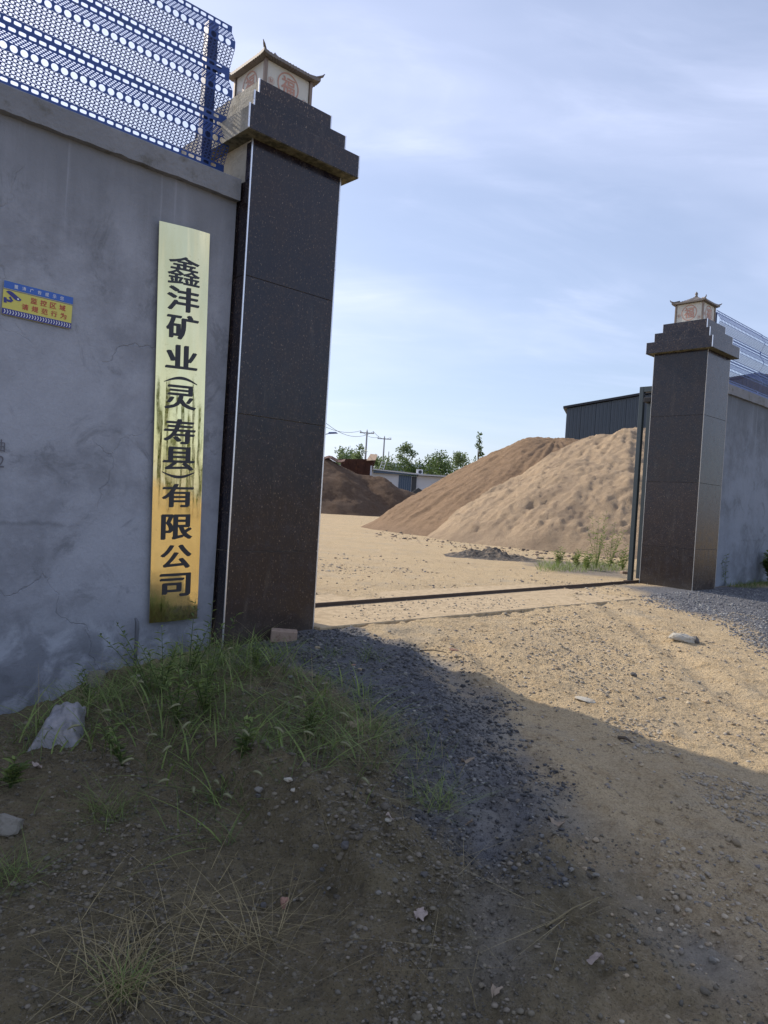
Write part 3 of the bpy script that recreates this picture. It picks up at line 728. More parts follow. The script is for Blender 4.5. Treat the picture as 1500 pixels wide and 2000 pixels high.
mesh('lens_mark', [(-.148, -.0092, .014), (-.136, -.0092, .012), (-.137, -.0092, .001), (-.149, -.0092, .003)], [(0, 1, 2, 3)], MAT['p_white'], wp)
# stencilled marks sprayed on the plaster
MAT['stencil'] = simple('grey_stencil_paint', (.13, .13, .15), .9, var=.3, scale=60)
stn = thing('wall_stencil', 'faded grey stencilled characters and digits on the plaster at the far left', 'marking', uv(1.592, 5.7535, 1.42), ROT)
word('轴', -.02, .07, .10, .09, MAT['stencil'], stn, .0, y=0); word('22', -.02, -.045, .045, .085, MAT['stencil'], stn, 0., y=0, sp=.055)

# ------------------------------------------------------------------ sliding gate, parked behind the right pillar
MAT['gate'] = simple('dark_green_grey_gate_paint', (.045, .062, .072), .42, .3, var=.2, scale=8)
MAT['white_plastic'] = simple('white_plastic', (.75, .75, .75), .4)
gt = thing('sliding_gate', 'dark steel sliding gate leaf slid open behind the right pillar', 'gate', uv(13.52, 6.985, 0), ROT+.03)
GL = 8.6
slab_part((0, .07, -.045, .045, .075, 3.52, .006), 'end_stile', MAT['gate'], gt); slab_part((GL-.07, GL, -.045, .045, .075, 3.52, .006), 'end_stile', MAT['gate'], gt)
for z in (.075, 1.8, 3.45): slab_part((.071, GL-.071, -.04, .04, z, z+.07, .006), 'cross_bar', MAT['gate'], gt)
slab_part((-.10, .14, -.075, .075, 3.525, 3.62, .01), 'roller_bracket', simple('black_bracket', (.012, .012, .014), .5, .3), gt)
for k in range(52):
    x = .16+k*.16; slab_part((x, x+.10, -.012, .012, .146, 3.449, .003), 'infill_slat', MAT['gate'], gt)
for x in (.25, GL-.35):
    mb = MB(); n = 16; mb.tube([(x, -.02, .066), (x, .02, .066)], .05, 16); mb.out('wheel', MAT['rail'], gt, False)
gd = thing('gate_guide_frame', 'dark steel guide post and top arm fixed behind the right pillar', 'frame', uv(13.56, 7.14, 0), ROT)
slab_part((0, .09, 0, .09, -.1, 3.86, .006), 'post', MAT['gate'], gd); slab_part((.0, .09, -.26, -.001, 3.75, 3.86, .006), 'arm', MAT['gate'], gd)
slab_part((.0, .25, -.33, -.262, 3.75, 3.86, .006), 'arm', MAT['gate'], gd); slab_part((.02, .07, -.26, -.20, 3.55, 3.749, .004), 'roller_hanger', MAT['gate'], gd)
slab_part((-.05, .14, -.05, .14, -.02, .012, .004), 'foot_plate', MAT['rail'], gd)

# ------------------------------------------------------------------ sand piles
def pile_mat(name):
    m, t, b = new_mat(name); nb = NB(t); at = nb.sep(nb.attr('Col'))
    n1 = nb.noise(.5, 5, .6); n2 = nb.noise(3.5, 6, .65); n3 = nb.noise(17, 6, .7)
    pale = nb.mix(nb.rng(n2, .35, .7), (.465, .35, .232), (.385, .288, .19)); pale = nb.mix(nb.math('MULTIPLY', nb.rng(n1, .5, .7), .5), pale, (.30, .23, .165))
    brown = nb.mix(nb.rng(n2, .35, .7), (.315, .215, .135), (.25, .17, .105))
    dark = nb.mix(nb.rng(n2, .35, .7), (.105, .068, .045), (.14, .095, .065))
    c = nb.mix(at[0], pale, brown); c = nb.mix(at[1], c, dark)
    n5 = nb.noise(42, 5, .75); c = nb.mix(nb.math('MULTIPLY', nb.rng(n3, .5, .7), .45), c, nb.mix(1., c, (.72, .68, .64), 'MULTIPLY')); c = nb.mix(nb.math('MULTIPLY', nb.rng(n5, .53, .63), .5), c, nb.mix(1., c, (.55, .50, .46), 'MULTIPLY')); c = nb.mix(nb.math('MULTIPLY', at[2], .75), c, (.13, .10, .08))
    t.links.new(c, b.inputs['Base Color']); b.inputs['Roughness'].default_value = .97; b.inputs['Specular IOR Level'].default_value = .15
    nb.bump(nb.math('ADD', n3, nb.math('MULTIPLY', nb.noise(60, 4, .7), .4)), .10, b, .8)
    return m
MAT['pile'] = pile_mat('piled_sand')
def pile(label, cones, x0, x1, y0, y1, step, tone, seed, slope=.675):
    nx = int((x1-x0)/step); ny = int((y1-y0)/step)
    X, Y = np.meshgrid(np.linspace(x0, x1, nx+1), np.linspace(y0, y1, ny+1), indexing='ij'); X = X.ravel(); Y = Y.ravel()
    wx = X+.45*fbm(X, Y, .35, 3, seed); wy = Y+.45*fbm(X, Y, .35, 3, seed+9)
    best = np.full(X.shape, -9.); ton = np.zeros(X.shape)
    for (ax, ay, bx, by, ha, hb, tn, flat) in cones:
        ex, ey = bx-ax, by-ay; L2 = ex*ex+ey*ey+1e-9
        tt = np.clip(((wx-ax)*ex+(wy-ay)*ey)/L2, 0, 1); dd = np.hypot(wx-ax-tt*ex, wy-ay-tt*ey)
        h = ha+(hb-ha)*tt-slope*(np.sqrt(dd*dd+flat*flat)-flat*.6)
        ton = np.where(h > best, tn, ton); best = np.maximum(best, h)
    z = best
    body = sstep(0, .8, z)
    crumb = fbm(X, Y, .5, 3, seed+2)*(.30-.14*ton)+np.maximum(fbm(X*.8, Y*.5, 3.4, 4, seed+5, .62), 0)*.09*(1-.7*ton)+fbm(X, Y, 5.5, 3, seed+7, .65)*(.085-.035*ton)+fbm(X, Y, 10, 1, seed+8)*.03
    hole = np.maximum(fbm(X, Y, 1.5, 2, seed+20)-.46, 0)
    z = z+crumb*body-(hole*.9*(1-.6*ton))*body
    z = np.where(z < -.25, -.25, z)-.02
    th_ = np.arctan2(Y-36., X-8.2); rr_ = np.hypot(X-8.2, Y-36.)
    z = z+ton*body*(.10*noise(th_*16, rr_*.25, seed+60)+.05*noise(th_*40, rr_*.5, seed+61))
    z = z+(1-ton)*body*.07*noise(np.arctan2(Y-32., X-10.5)*26, rr_*.5, seed+62)
    moist = sstep(.1, .35, fbm(X, Y, .8, 4, seed+30))*.35
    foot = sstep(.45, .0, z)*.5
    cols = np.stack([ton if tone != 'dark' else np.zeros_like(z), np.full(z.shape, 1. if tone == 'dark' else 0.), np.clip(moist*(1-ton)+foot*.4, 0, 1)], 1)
    f = grid_faces(nx+1, ny+1); keep = (z[f].max(1) > -.1); f = f[keep]
    o = mesh('sand_pile', np.stack([X, Y, z], 1), f, MAT['pile'], smooth=True, cols=cols)
    return tag(o, label, 'sand pile')
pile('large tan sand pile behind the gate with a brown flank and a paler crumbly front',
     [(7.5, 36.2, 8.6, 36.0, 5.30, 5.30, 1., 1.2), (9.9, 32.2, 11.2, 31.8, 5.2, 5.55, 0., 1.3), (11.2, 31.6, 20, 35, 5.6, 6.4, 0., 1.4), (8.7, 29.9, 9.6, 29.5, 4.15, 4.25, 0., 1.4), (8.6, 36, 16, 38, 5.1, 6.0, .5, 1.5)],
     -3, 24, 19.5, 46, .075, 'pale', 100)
pile('dark brown sand pile in the far yard left of the large pile',
     [(-10.5, 71, -6.3, 71, 6.2, 5.6, 0, .8), (-6.3, 71, -2.6, 72, 5.5, 3.95, 0, .8), (-2.6, 72, -.6, 72, 3.95, 3.95, 0, .6), (-.6, 72, 3.2, 74, 3.8, 2.5, 0, .6), (3.2, 74, 6.0, 76, 2.4, .8, 0, .5)],
     -18, 12, 58, 84, .22, 'dark', 300)

# (clods at the foot are scattered with the other loose stones below)
# low lumpy spoil heap in front of the pile
hp = gp(965, 1090)
X, Y = np.meshgrid(np.linspace(-1.3, 1.3, 120), np.linspace(-.9, .9, 90), indexing='ij'); X = X.ravel(); Y = Y.ravel()
z = .22*np.exp(-((X+.1)/.95)**2-(Y/.45)**2)*(1+.9*fbm(X, Y, 4, 4, 71))+.10*np.maximum(fbm(X, Y, 6, 3, 72), 0)*np.exp(-(X/1.1)**2-(Y/.7)**2)-.03
o = mesh('spoil_heap', np.stack([X, Y, z], 1), grid_faces(120, 90), simple('dark_spoil', (.085, .075, .065), .97, var=.4, scale=5, bump=.05, bscale=18, col2=(.22, .17, .12), c2=(.5, .62)), smooth=False)
o.location = (hp[0], hp[1], 0); tag(o, 'low dark lumpy heap of spoil at the foot of the large sand pile', 'spoil heap')

# ------------------------------------------------------------------ background buildings
def wbox(name, p0, p1, z0, z1, y0, mat, parent): pass
# dark ribbed steel building behind the large pile
MAT['clad'] = simple('slate_blue_cladding', (.060, .080, .105), .5, .3, var=.12, scale=1.2)
MAT['clad_dark'] = simple('dark_roof_edge', (.018, .022, .03), .5, .3)
BY = 56.; BL = atY(1107, 797, BY); z_e = BL[2]; ang = math.radians(18); dr = ray(1478, 733); ca_, sa_ = math.cos(ang), -math.sin(ang)
t_ = (BL[0]*dr[1]-BL[1]*dr[0])/(sa_*dr[0]-ca_*dr[1]); qx, qy = BL[0]+ca_*t_, BL[1]+sa_*t_; pk = (0, 0, EYE+dr[2]*qy/dr[1])
bd = thing('metal_building', 'dark slate blue ribbed steel building with a low gable behind the sand pile', 'building', (BL[0], BY, 0), -ang)
Wd = 2*t_; half = Wd/2; rise_ = pk[2]-z_e
rz2 = lambda x: z_e+rise_*(1-abs(x-half)/half)
ns = int(Wd/1.06); sw = Wd/ns
for k in range(ns):
    x0 = k*sw+.008; x1 = (k+1)*sw-.008; v = []; f = []; 
    xs_ = []
    for r_ in range(4):
        a = x0+(x1-x0)*r_/4; w_ = (x1-x0)/4
        xs_ += [(a, 0), (a+w_*.62, 0), (a+w_*.70, -.06), (a+w_*.92, -.06)]
    xs_.append((x1, 0))
    for a, yy in xs_: v += [(a, yy, 0), (a, yy, rz2(a)-.05)]
    for i in range(len(xs_)-1): f.append((2*i, 2*i+2, 2*i+3, 2*i+1))
    mesh('cladding_sheet', v, f, MAT['clad'], bd)
mb = MB(); mb.add([(0, .1, 0), (Wd, .1, 0), (Wd, .1, rz2(Wd)-.06), (half, .1, rz2(half)-.06), (0, .1, z_e-.06), (0, 24, 0), (Wd, 24, 0), (Wd, 24, rz2(Wd)-.06), (half, 24, rz2(half)-.06), (0, 24, z_e-.06)],
                 [(0, 1, 2, 3, 4), (9, 8, 7, 6, 5), (0, 4, 9, 5), (1, 6, 7, 2)]); mb.out('walls', MAT['clad'], bd)
for s in (0, 1):
    mb = MB(); xa, xb = ((-.25, half) if s == 0 else (half, Wd+.25)); za, zb_ = rz2(max(xa, 0))-(.25*rise_/half if s == 0 else 0), rz2(min(xb, Wd))-(0 if s == 0 else .25*rise_/half)
    mb.add([(xa, -.25, za), (xb, -.25, zb_), (xb, 24.3, zb_), (xa, 24.3, za), (xa, -.25, za+.16), (xb, -.25, zb_+.16), (xb, 24.3, zb_+.16), (xa, 24.3, za+.16)], [(3, 2, 1, 0), (4, 5, 6, 7), (0, 1, 5, 4), (1, 2, 6, 5), (2, 3, 7, 6), (3, 0, 4, 7)])
    mb.out('roof_slope', MAT['clad_dark'], bd)

# white shed
SY = 92.; A0 = atY(718, 911, SY); A1 = atY(815, 927.5, SY); A2 = atY(856, 927, SY)
MAT['white_wall'] = simple('white_rendered_wall', (.55, .56, .58), .85, var=.12, scale=.6, col2=(.40, .40, .42), c2=(.55, .75)); MAT['door'] = simple('blue_grey_door', (.075, .11, .16), .5, .2)
MAT['shed_roof'] = simple('pale_sheet_roof', (.50, .50, .50), .5, .2); MAT['dark_gap'] = simple('dark_soffit', (.05, .055, .06), .8)
shd = thing('white_shed', 'long low white shed with blue grey doors beyond the dark sand pile', 'shed', (A0[0], SY, 0))
xA, xB, xC = 0., A1[0]-A0[0], A2[0]-A0[0]+1.5
mb = MB(); mb.add([(xA-8, 0, 0), (xB, 0, 0), (xB, 0, A1[2]-.25), (xA-8, 0, A0[2]+.1), (xA-8, 6, 0), (xB, 6, 0), (xB, 6, A1[2]-.25), (xA-8, 6, A0[2]+.1)], [(0, 1, 2, 3), (5, 4, 7, 6), (0, 3, 7, 4), (1, 5, 6, 2)])
mb.out('wall', MAT['white_wall'], shd)
mb = MB(); mb.box(xB+.01, xC, .1, 6, 0, A2[2]-.3); mb.out('wall', MAT['white_wall'], shd)
mb = MB(); k_ = (A1[2]-A0[2])/(xB-xA)
mb.add([(xA-8, -.6, A0[2]-k_*8*0+.0), (xB+.1, -.6, A1[2]-.0), (xB+.1, 6.3, A1[2]+.2), (xA-8, 6.3, A0[2]+.2), (xA-8, -.6, A0[2]+.16), (xB+.1, -.6, A1[2]+.16), (xB+.1, 6.3, A1[2]+.36), (xA-8, 6.3, A0[2]+.36)], [(3, 2, 1, 0), (4, 5, 6, 7), (0, 1, 5, 4), (1, 2, 6, 5), (2, 3, 7, 6), (3, 0, 4, 7)]); mb.out('roof', MAT['shed_roof'], shd)
mb = MB(); mb.box(xB+.12, xC+.4, -.6, 6.3, A2[2]-.25, A2[2]-.08); mb.out('roof', MAT['shed_roof'], shd)
dp0 = atY(779, 927, SY)[0]-A0[0]; dp1 = atY(804, 927, SY)[0]-A0[0]; dtop = atY(790, 928.5, SY)[2]
for k in range(6):
    w_ = (dp1-dp0)/6; mb = MB(); mb.bbox(dp0+k*w_+.01, dp0+(k+1)*w_-.01, -.06, -.01, 0, dtop, .01); mb.out('door_panel', MAT['door'], shd)
mb = MB(); mb.bbox(dp1+.05, xB-.05, -.04, -.01, 0, dtop-.1, .01); mb.out('doorway', MAT['dark_gap'], shd)
mb = MB(); mb.bbox(dp0-3.2, xB, -.5, -.1, dtop+.08, dtop+.34, .01); mb.out('canopy', MAT['door'], shd)
ac = thing('air_conditioner', 'white air conditioner box on the shed roof', 'air conditioner', atY(819, 926.5, SY+1))
mb = MB(); mb.bbox(-.40, .40, -.2, .2, .0, .62, .02); mb.out('casing', MAT['white_plastic'], ac)
mb = MB(); mb.tube([(.08, -.205, .31), (.08, -.215, .31)], .23, 18); mb.out('fan_grille', MAT['dark_gap'], ac)
mb = MB(); mb.bbox(-1.0, -.45, -.15, .15, -.02, .04, .01); mb.out('bracket', MAT['shed_roof'], ac)
ld = thing('roof_ladder', 'short white ladder leaning on the shed roof', 'ladder', atY(741, 915, SY+.5)); ld.rotation_euler = (math.radians(0), math.radians(14), 0)
for x in (0, .5): slab_part((x, x+.06, 0, .06, 0, 1.0, .008), 'ladder_rail', MAT['white_plastic'], ld)
for z in (.15, .5, .88): slab_part((.061, .499, 0, .05, z, z+.05, .008), 'rung', MAT['white_plastic'], ld)
# loader bucket shape by the shed
mb = MB(); q = atY(812, 952, 84); lb = thing('scrap_skip', 'dark angular steel skip standing in front of the white shed', 'skip', (q[0], 84, 0))
mb.add([(-1.6, 0, 0), (1.6, 0, 0), (2.3, 0, 2.2), (.3, 0, 3.2), (-1.8, 0, 1.6), (-1.6, 2, 0), (1.6, 2, 0), (2.3, 2, 2.2), (.3, 2, 3.2), (-1.8, 2, 1.6)], [(0, 1, 2, 3, 4), (9, 8, 7, 6, 5), (0, 5, 6, 1), (1, 6, 7, 2), (2, 7, 8, 3), (3, 8, 9, 4), (4, 9, 5, 0)]); mb.out('hull', MAT['dark_gap'], lb)
slab_part((-1.5, .6, -.08, -.01, 2.35, 2.5, .01), 'lip', MAT['shed_roof'], lb)
# rusty hopper
MAT['rust'] = simple('rusty_sheet', (.085, .040, .028), .85, .2, var=.35, scale=1.2, col2=(.16, .07, .04), c2=(.5, .7)); MAT['tan_sheet'] = simple('worn_tan_sheet', (.42, .30, .20), .7, var=.15)
HY = 77.; h0 = atY(662, 896, HY); h1 = atY(731, 893, HY); hb0 = atY(700, 926, HY); hb1 = atY(720, 926, HY)
hopp = thing('feed_hopper', 'rusty brown steel feed hopper standing behind the dark sand pile', 'hopper', (h0[0], HY, 0))
w_ = h1[0]-h0[0]; zt = h0[2]; zb2 = hb0[2]-1.0; xa = hb0[0]-h0[0]-.5; xb = hb1[0]-h0[0]-.1; dd = 3.2
O = [(0, 0, zt), (w_, 0, zt+.18), (w_, dd, zt+.18), (0, dd, zt)]; I = [(xa, 1.0, zb2), (xb, 1.0, zb2), (xb, dd-1.0, zb2), (xa, dd-1., zb2)]
for i in range(4):
    j = (i+1) % 4; P4 = [O[i], O[j], I[j], I[i]]; cc = np.mean(P4, 0); ctr = np.array([w_/2, dd/2, zt-1]); nn = cc-ctr; nn[2] = 0; nn = nn/np.linalg.norm(nn)*.05
    v = [np.array(p) for p in P4]+[np.array(p)-nn for p in P4]
    mb = MB(); mb.add(v, [(0, 1, 2, 3), (7, 6, 5, 4), (0, 4, 5, 1), (1, 5, 6, 2), (2, 6, 7, 3), (3, 7, 4, 0)]); mb.out('hopper_side', MAT['rust'], hopp)
    for s_ in (.25, .5, .75):
        a = np.array(O[i])*(1-s_)+np.array(O[j])*s_; b2 = np.array(I[i])*(1-s_)+np.array(I[j])*s_
        mb = MB(); mb.tube([a+nn*1.2, b2+nn*1.2], .05, 4); mb.out('stiffener', MAT['rust'], hopp)
for x, y in ((.3, .3), (w_-.25, .3), (w_-.25, dd-.3), (.3, dd-.3)): slab_part((x-.1, x+.1, y-.1, y+.1, 0, zt-.5, .01), 'leg', MAT['rust'] if x < 1 else MAT['white_wall'], hopp)
c1_ = atY(718, 894, HY-.3); mb = MB(); xq = c1_[0]-h0[0]
mb.add([(xq-.1, -.3, zt-.0), (xq+.85, -.3, zt+.1), (xq+1.0, .9, zt+.75), (xq+.25, 1.1, zt+.8), (xq-.1, -.3, zt-.06), (xq+.85, -.3, zt+.04), (xq+1., .9, zt+.69), (xq+.25, 1.1, zt+.74)], [(3, 2, 1, 0), (4, 5, 6, 7), (0, 1, 5, 4), (1, 2, 6, 5), (2, 3, 7, 6), (3, 0, 4, 7)]); mb.out('chute_plate', MAT['tan_sheet'], hopp)
q = atY(650, 897, 70); mb = MB(); s_ = thing('scrap_plate', 'bent rusty plate lying on the crest of the dark sand pile', 'scrap', q)
v = []; 
for i in range(7):
    for j in range(4): v.append((-.8+i*.32, j*.4, .15*math.sin(i*1.1)+.1*j-.15*(i/6)))
me_ = mesh('plate', v, [tuple(a) for a in grid_faces(7, 4)], MAT['rust'], s_); md = me_.modifiers.new('s', 'SOLIDIFY'); md.thickness = .06

# far long wall / roofs and hills
MAT['far'] = simple('far_blue_grey_roof', (.17, .22, .26), .8, var=.1, scale=.2)
for (xa_, xb_, yt, Yd, lb_, nm) in ((560, 690, 886, 120, 'long pale blue roofed building at the far left of the yard', 'far_building'), (745, 850, 900, 130, 'long blue grey building behind the trees beyond the white shed', 'far_building')):
    a = atY(xa_, yt, Yd); b_ = atY(xb_, yt+4, Yd); fb = thing(nm, lb_, 'building', (a[0], Yd, 0))
    w_ = b_[0]-a[0]; h_ = a[2]
    mb = MB(); mb.box(0, w_, 0, 12, 0, h_-.9); mb.out('walls', MAT['far'], fb)
    mb = MB(); mb.add([(-.4, -.4, h_-.9), (w_+.4, -.4, h_-.9), (w_+.4, 12.4, h_-.9), (-.4, 12.4, h_-.9), (-.4, 6, h_+.1), (w_+.4, 6, h_+.1)], [(0, 3, 2, 1), (0, 1, 5, 4), (3, 4, 5, 2), (0, 4, 3), (1, 2, 5)]); mb.out('roof', MAT['shed_roof'] if xa_ < 600 else MAT['far'], fb)
hx = np.linspace(-500, 500, 160); hv = []; 
for i, x in enumerate(hx):
    h_ = 14+9*noise(np.array([x/70]), np.array([2.]), 5)[0]*2+3*noise(np.array([x/14]), np.array([2.]), 6)[0]
    hv += [(x, 520, -1), (x, 560, h_), (x, 680, h_*.9)]
hm = simple('hazy_wooded_hills', (.16, .21, .24), .95, var=.1, scale=.05)  # distance haze put into the pale blue grey colour
tag(mesh('hills', hv, [tuple(a) for a in grid_faces(160, 3)], hm, smooth=True), kind='structure')

# ------------------------------------------------------------------ poles, wires, street lamp
MAT['pole'] = simple('grey_concrete_pole', (.25, .25, .25), .9); MAT['wire'] = simple('black_wire', (.04, .04, .045), .7)
def pole(px, ptop, Y, label, hw=.9):
    p = atY(px, ptop, Y); o = thing('utility_pole', label, 'utility pole', (p[0], Y, 0), 0, 'utility poles beyond the yard')
    mb = MB(); mb.tube([(0, 0, -.3), (0, 0, p[2])], [.17, .10], 10); mb.out('shaft', MAT['pole'], o, True)
    mb = MB(); mb.bbox(-hw, hw, -.06, .06, p[2]-.30, p[2]-.18, .01); mb.out('crossarm', MAT['pole'], o)
    for x in (-hw+.08, 0, hw-.08):
        z0 = p[2]-.18 if x else p[2]
        mb = MB(); mb.tube([(x, 0, z0), (x, 0, z0+.1), (x, 0, z0+.2)], [.05, .07, .04], 8); mb.out('insulator', MAT['white_wall'], o)
    return p
P1 = pole(717, 842, 92, 'taller utility pole with crossarm left of the second pole')
P2 = pole(751, 854, 106, 'shorter utility pole with crossarm nearer the white shed', 1.0)
q0 = atY(560, 760, 60)
o = thing('utility_pole', 'utility pole hidden behind the left pillar carrying the wires', 'utility pole', (q0[0], 60, 0), 0, 'utility poles beyond the yard')
mb = MB(); mb.tube([(0, 0, -.3), (0, 0, q0[2])], [.18, .11], 10); mb.out('shaft', MAT['pole'], o, True)
mb = MB(); mb.bbox(-1, 1, -.06, .06, q0[2]-.3, q0[2]-.18, .01); mb.out('crossarm', MAT['pole'], o)
wl = thing('power_line', 'two thin overhead wires sagging from behind the left pillar to the poles', 'wires', (0, 0, 0))
for a, b_, sx, sag in ((q0, P1, -.8, 1.4), (q0, P1, .8, 1.9), (P1, P2, -.8, .4), (P1, P2, .8, .5)):
    pts = [(a[0]+sx+(b_[0]-a[0])*k/16, a[1]+(b_[1]-a[1])*k/16, a[2]+(b_[2]-a[2])*k/16-sag*4*(k/16)*(1-k/16)) for k in range(17)]
    mb = MB(); mb.tube(pts, .022, 5); mb.out('wire', MAT['wire'], wl)
q = atY(759.5, 882, 120); tp = thing('thin_mast', 'thin bare mast standing among the far bushes', 'mast', (q[0], 120, 0)); mb = MB(); mb.tube([(0, 0, 0), (0, 0, q[2])], [.10, .07], 6); mb.out('shaft', MAT['pole'], tp)
q = atY(651, 846, 50); lp = thing('street_lamp', 'solar street lamp with a dark blue head reaching out from behind the left pillar', 'street lamp', (q[0]-1.3, 50, 0))
mb = MB(); mb.tube([(0, 0, -.2), (0, 0, q[2]-.6)], [.07, .05], 10); mb.out('shaft', MAT['pole'], lp, True)
mb = MB(); mb.tube([(0, 0, q[2]-.7), (.3, 0, q[2]-.25), (.95, 0, q[2]-.06)], .03, 8); mb.out('arm', MAT['pole'], lp, True)
mb = MB(); mb.add([(.95, -.14, q[2]-.07), (1.6, -.17, q[2]+.0), (1.62, .17, q[2]+.0), (.95, .14, q[2]-.07), (1.0, -.10, q[2]+.05), (1.5, -.13, q[2]+.08), (1.5, .13, q[2]+.08), (1.0, .10, q[2]+.05)], [(3, 2, 1, 0), (4, 5, 6, 7), (0, 1, 5, 4), (1, 2, 6, 5), (2, 3, 7, 6), (3, 0, 4, 7)]); mb.out('lamp_head', simple('blue_lamp_head', (.03, .06, .2), .4), lp)

# ------------------------------------------------------------------ foliage
def leaf_mat(name, c1, c2, trans=.35):
    m, t, b = new_mat(name); nb = NB(t)
    a = nb.attr('Col'); s_ = nb.sep(a)
    c = nb.mix(s_[0], c1, c2); t.links.new(c, b.inputs['Base Color']); b.inputs['Roughness'].default_value = .6
    tr = t.nodes.new('ShaderNodeBsdfTranslucent'); t.links.new(nb.mix(.5, c, c2), tr.inputs['Color'])
    mx = t.nodes.new('ShaderNodeMixShader'); mx.inputs[0].default_value = trans
    t.links.new(b.outputs[0], mx.inputs[1]); t.links.new(tr.outputs[0], mx.inputs[2]); t.links.new(mx.outputs[0], t.nodes['Material Output'].inputs['Surface'])
    return m
MAT['leaf'] = leaf_mat('tree_leaf', (.042, .080, .022), (.12, .18, .05)); MAT['leaf_pale'] = leaf_mat('pale_leaf', (.09, .14, .05), (.19, .25, .10)); MAT['bark'] = simple('bark', (.10, .08, .06), .95, var=.3, scale=10)
MAT['weed'] = leaf_mat('weed_leaf', (.065, .11, .03), (.26, .33, .09), .3); MAT['weed_dry'] = leaf_mat('dry_grass', (.22, .175, .085), (.41, .335, .17), .2)
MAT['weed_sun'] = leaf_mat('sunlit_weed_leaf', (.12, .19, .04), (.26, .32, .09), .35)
def leaf_quads(P, size, up=.3, aspect=.5, r=rng):
    n = len(P); d = r.normal(size=(n, 3)); d[:, 2] += up; d /= np.linalg.norm(d, axis=1)[:, None]
    e = np.cross(d, r.normal(size=(n, 3))); e /= np.linalg.norm(e, axis=1)[:, None]
    s_ = size*(.6+.8*r.random(n))[:, None]
    v = np.stack([P, P+d*s_*.5+e*s_*aspect*.5, P+d*s_, P+d*s_*.5-e*s_*aspect*.5], 1).reshape(-1, 3)
    f = (np.arange(n)*4)[:, None]+np.arange(4)[None]
    c = np.repeat(r.random(n), 4)[:, None]*np.ones((1, 3)); return v, f, c
def tree(name, label, base, H, Rr, n, size, mat, group=None, cr=.35, narrow=False, cl=16, trunk=.06):
    t_ = thing(name, label, 'tree' if H > 2.5 else 'bush', base, rng.random()*6, group)
    mb = MB(); z0 = H*cr
    mb.tube([(0, 0, -.2), (.03*H*.2, 0, z0), (0, .02*H*.2, H*.7), (0, 0, H*.95)], [trunk*1.2, trunk, trunk*.55, trunk*.2], 7)
    cen = []
    for k in range(cl):
        a = rng.random()*6.28; hh_ = z0+(H-z0)*(k+.5)/cl; prof = math.sin(math.pi*min(1, .25+.75*(hh_-z0)/(H-z0)))**.7 if not narrow else (1-.8*(hh_-z0)/(H-z0))
        rr = Rr*prof*(.45+.5*rng.random()); c_ = np.array([rr*math.cos(a), rr*math.sin(a), hh_]); cen.append((c_, Rr*(.26+.22*rng.random())*(.6 if narrow else 1)))
        mb.tube([(0, 0, max(z0*.7, hh_-.25*H)), tuple(c_*.6+np.array([0, 0, hh_-.1*H])*.4), tuple(c_)], [trunk*.4, trunk*.25, trunk*.08], 4)
    mb.out('trunk', MAT['bark'], t_, True)
    w = np.array([c[1]**2 for c in cen]); w /= w.sum(); idx = rng.choice(len(cen), n, p=w)
    C_ = np.array([c[0] for c in cen])[idx]; R_ = np.array([c[1] for c in cen])[idx]
    d = rng.normal(size=(n, 3)); d /= np.linalg.norm(d, axis=1)[:, None]; P = C_+d*(R_*rng.random(n)**.45)[:, None]*np.array([1, 1, .8])
    v, f, c = leaf_quads(P, size); o = mesh('crown', v, f, mat, t_, cols=c)
    return t_
TG = 'trees and bushes beyond the yard'
for (px, ytop, Y, Rr, nm, lb_, mat, n, cr) in (
    (796, 869, 112, 2.3, 'willow_tree', 'airy pale green tree right of the second utility pole', 'leaf_pale', 2600, .15),
    (672, 880, 96, 3.0, 'pale_tree', 'pale feathery tree just right of the near pillar behind the rusty hopper', 'leaf_pale', 2600, .2),
    (707, 872, 90, 1.3, 'young_tree', 'slim green tree at the foot of the taller utility pole', 'leaf_pale', 900, .3),
    (692, 886, 100, 3.0, 'dense_bush', 'dense green bush behind the rusty hopper', 'leaf', 2200, .05),
    (736, 893, 108, 2.4, 'dense_bush', 'dark green bush behind the roof ladder', 'leaf', 2000, .05),
    (762, 902, 104, 3.4, 'olive_bush', 'rounded olive bush above the white shed roof', 'leaf_pale', 2600, .03),
    (787, 905, 110, 3.6, 'dense_bush', 'broad green bush under the airy pale tree', 'leaf', 2400, .03),
    (822, 903, 112, 3.6, 'dense_bush', 'dark bush behind the air conditioner', 'leaf', 2400, .03),
    (866, 888, 104, 3.2, 'leafy_tree', 'bright leafy tree left of the brown flank of the pile', 'leaf', 3000, .1),
    (845, 898, 108, 2.6, 'leafy_tree', 'rounded green tree left of the bright leafy tree', 'leaf', 2200, .1),
    (892, 884, 112, 2.4, 'leafy_tree', 'spreading green tree just above the brown flank of the pile', 'leaf_pale', 2200, .2),
    (906, 893, 118, 4.0, 'leafy_tree', 'green tree half hidden by the brown flank of the pile', 'leaf', 2600, .1)):
    q = atY(px, ytop, Y); H_ = q[2]
    tree(nm, lb_, (q[0], Y, 0), H_, Rr, n, .34, MAT[mat], TG, cr)
q = atY(937, 846, 62); tree('poplar_sapling', 'slender young poplar rising behind the crest of the brown flank', (q[0], 62, 0), q[2], .62, 520, .20, MAT['leaf'], None, .4, True, 20, .05)
# tall trees across the road, seen mirrored in the brass plate
for k in range(9):
    a = k/8; bx = 30+26*a+rng.random()*3; by = -26+34*a+rng.random()*2
    tree('roadside_tree', 'roadside tree standing across the road from the gate', (bx, by, -.5), 7.0+3*rng.random(), 2.2, 1500, .5, MAT['leaf_pale'] if k % 2 else MAT['leaf'], 'roadside trees across the road', .12, k % 3 != 0, 16, .12)

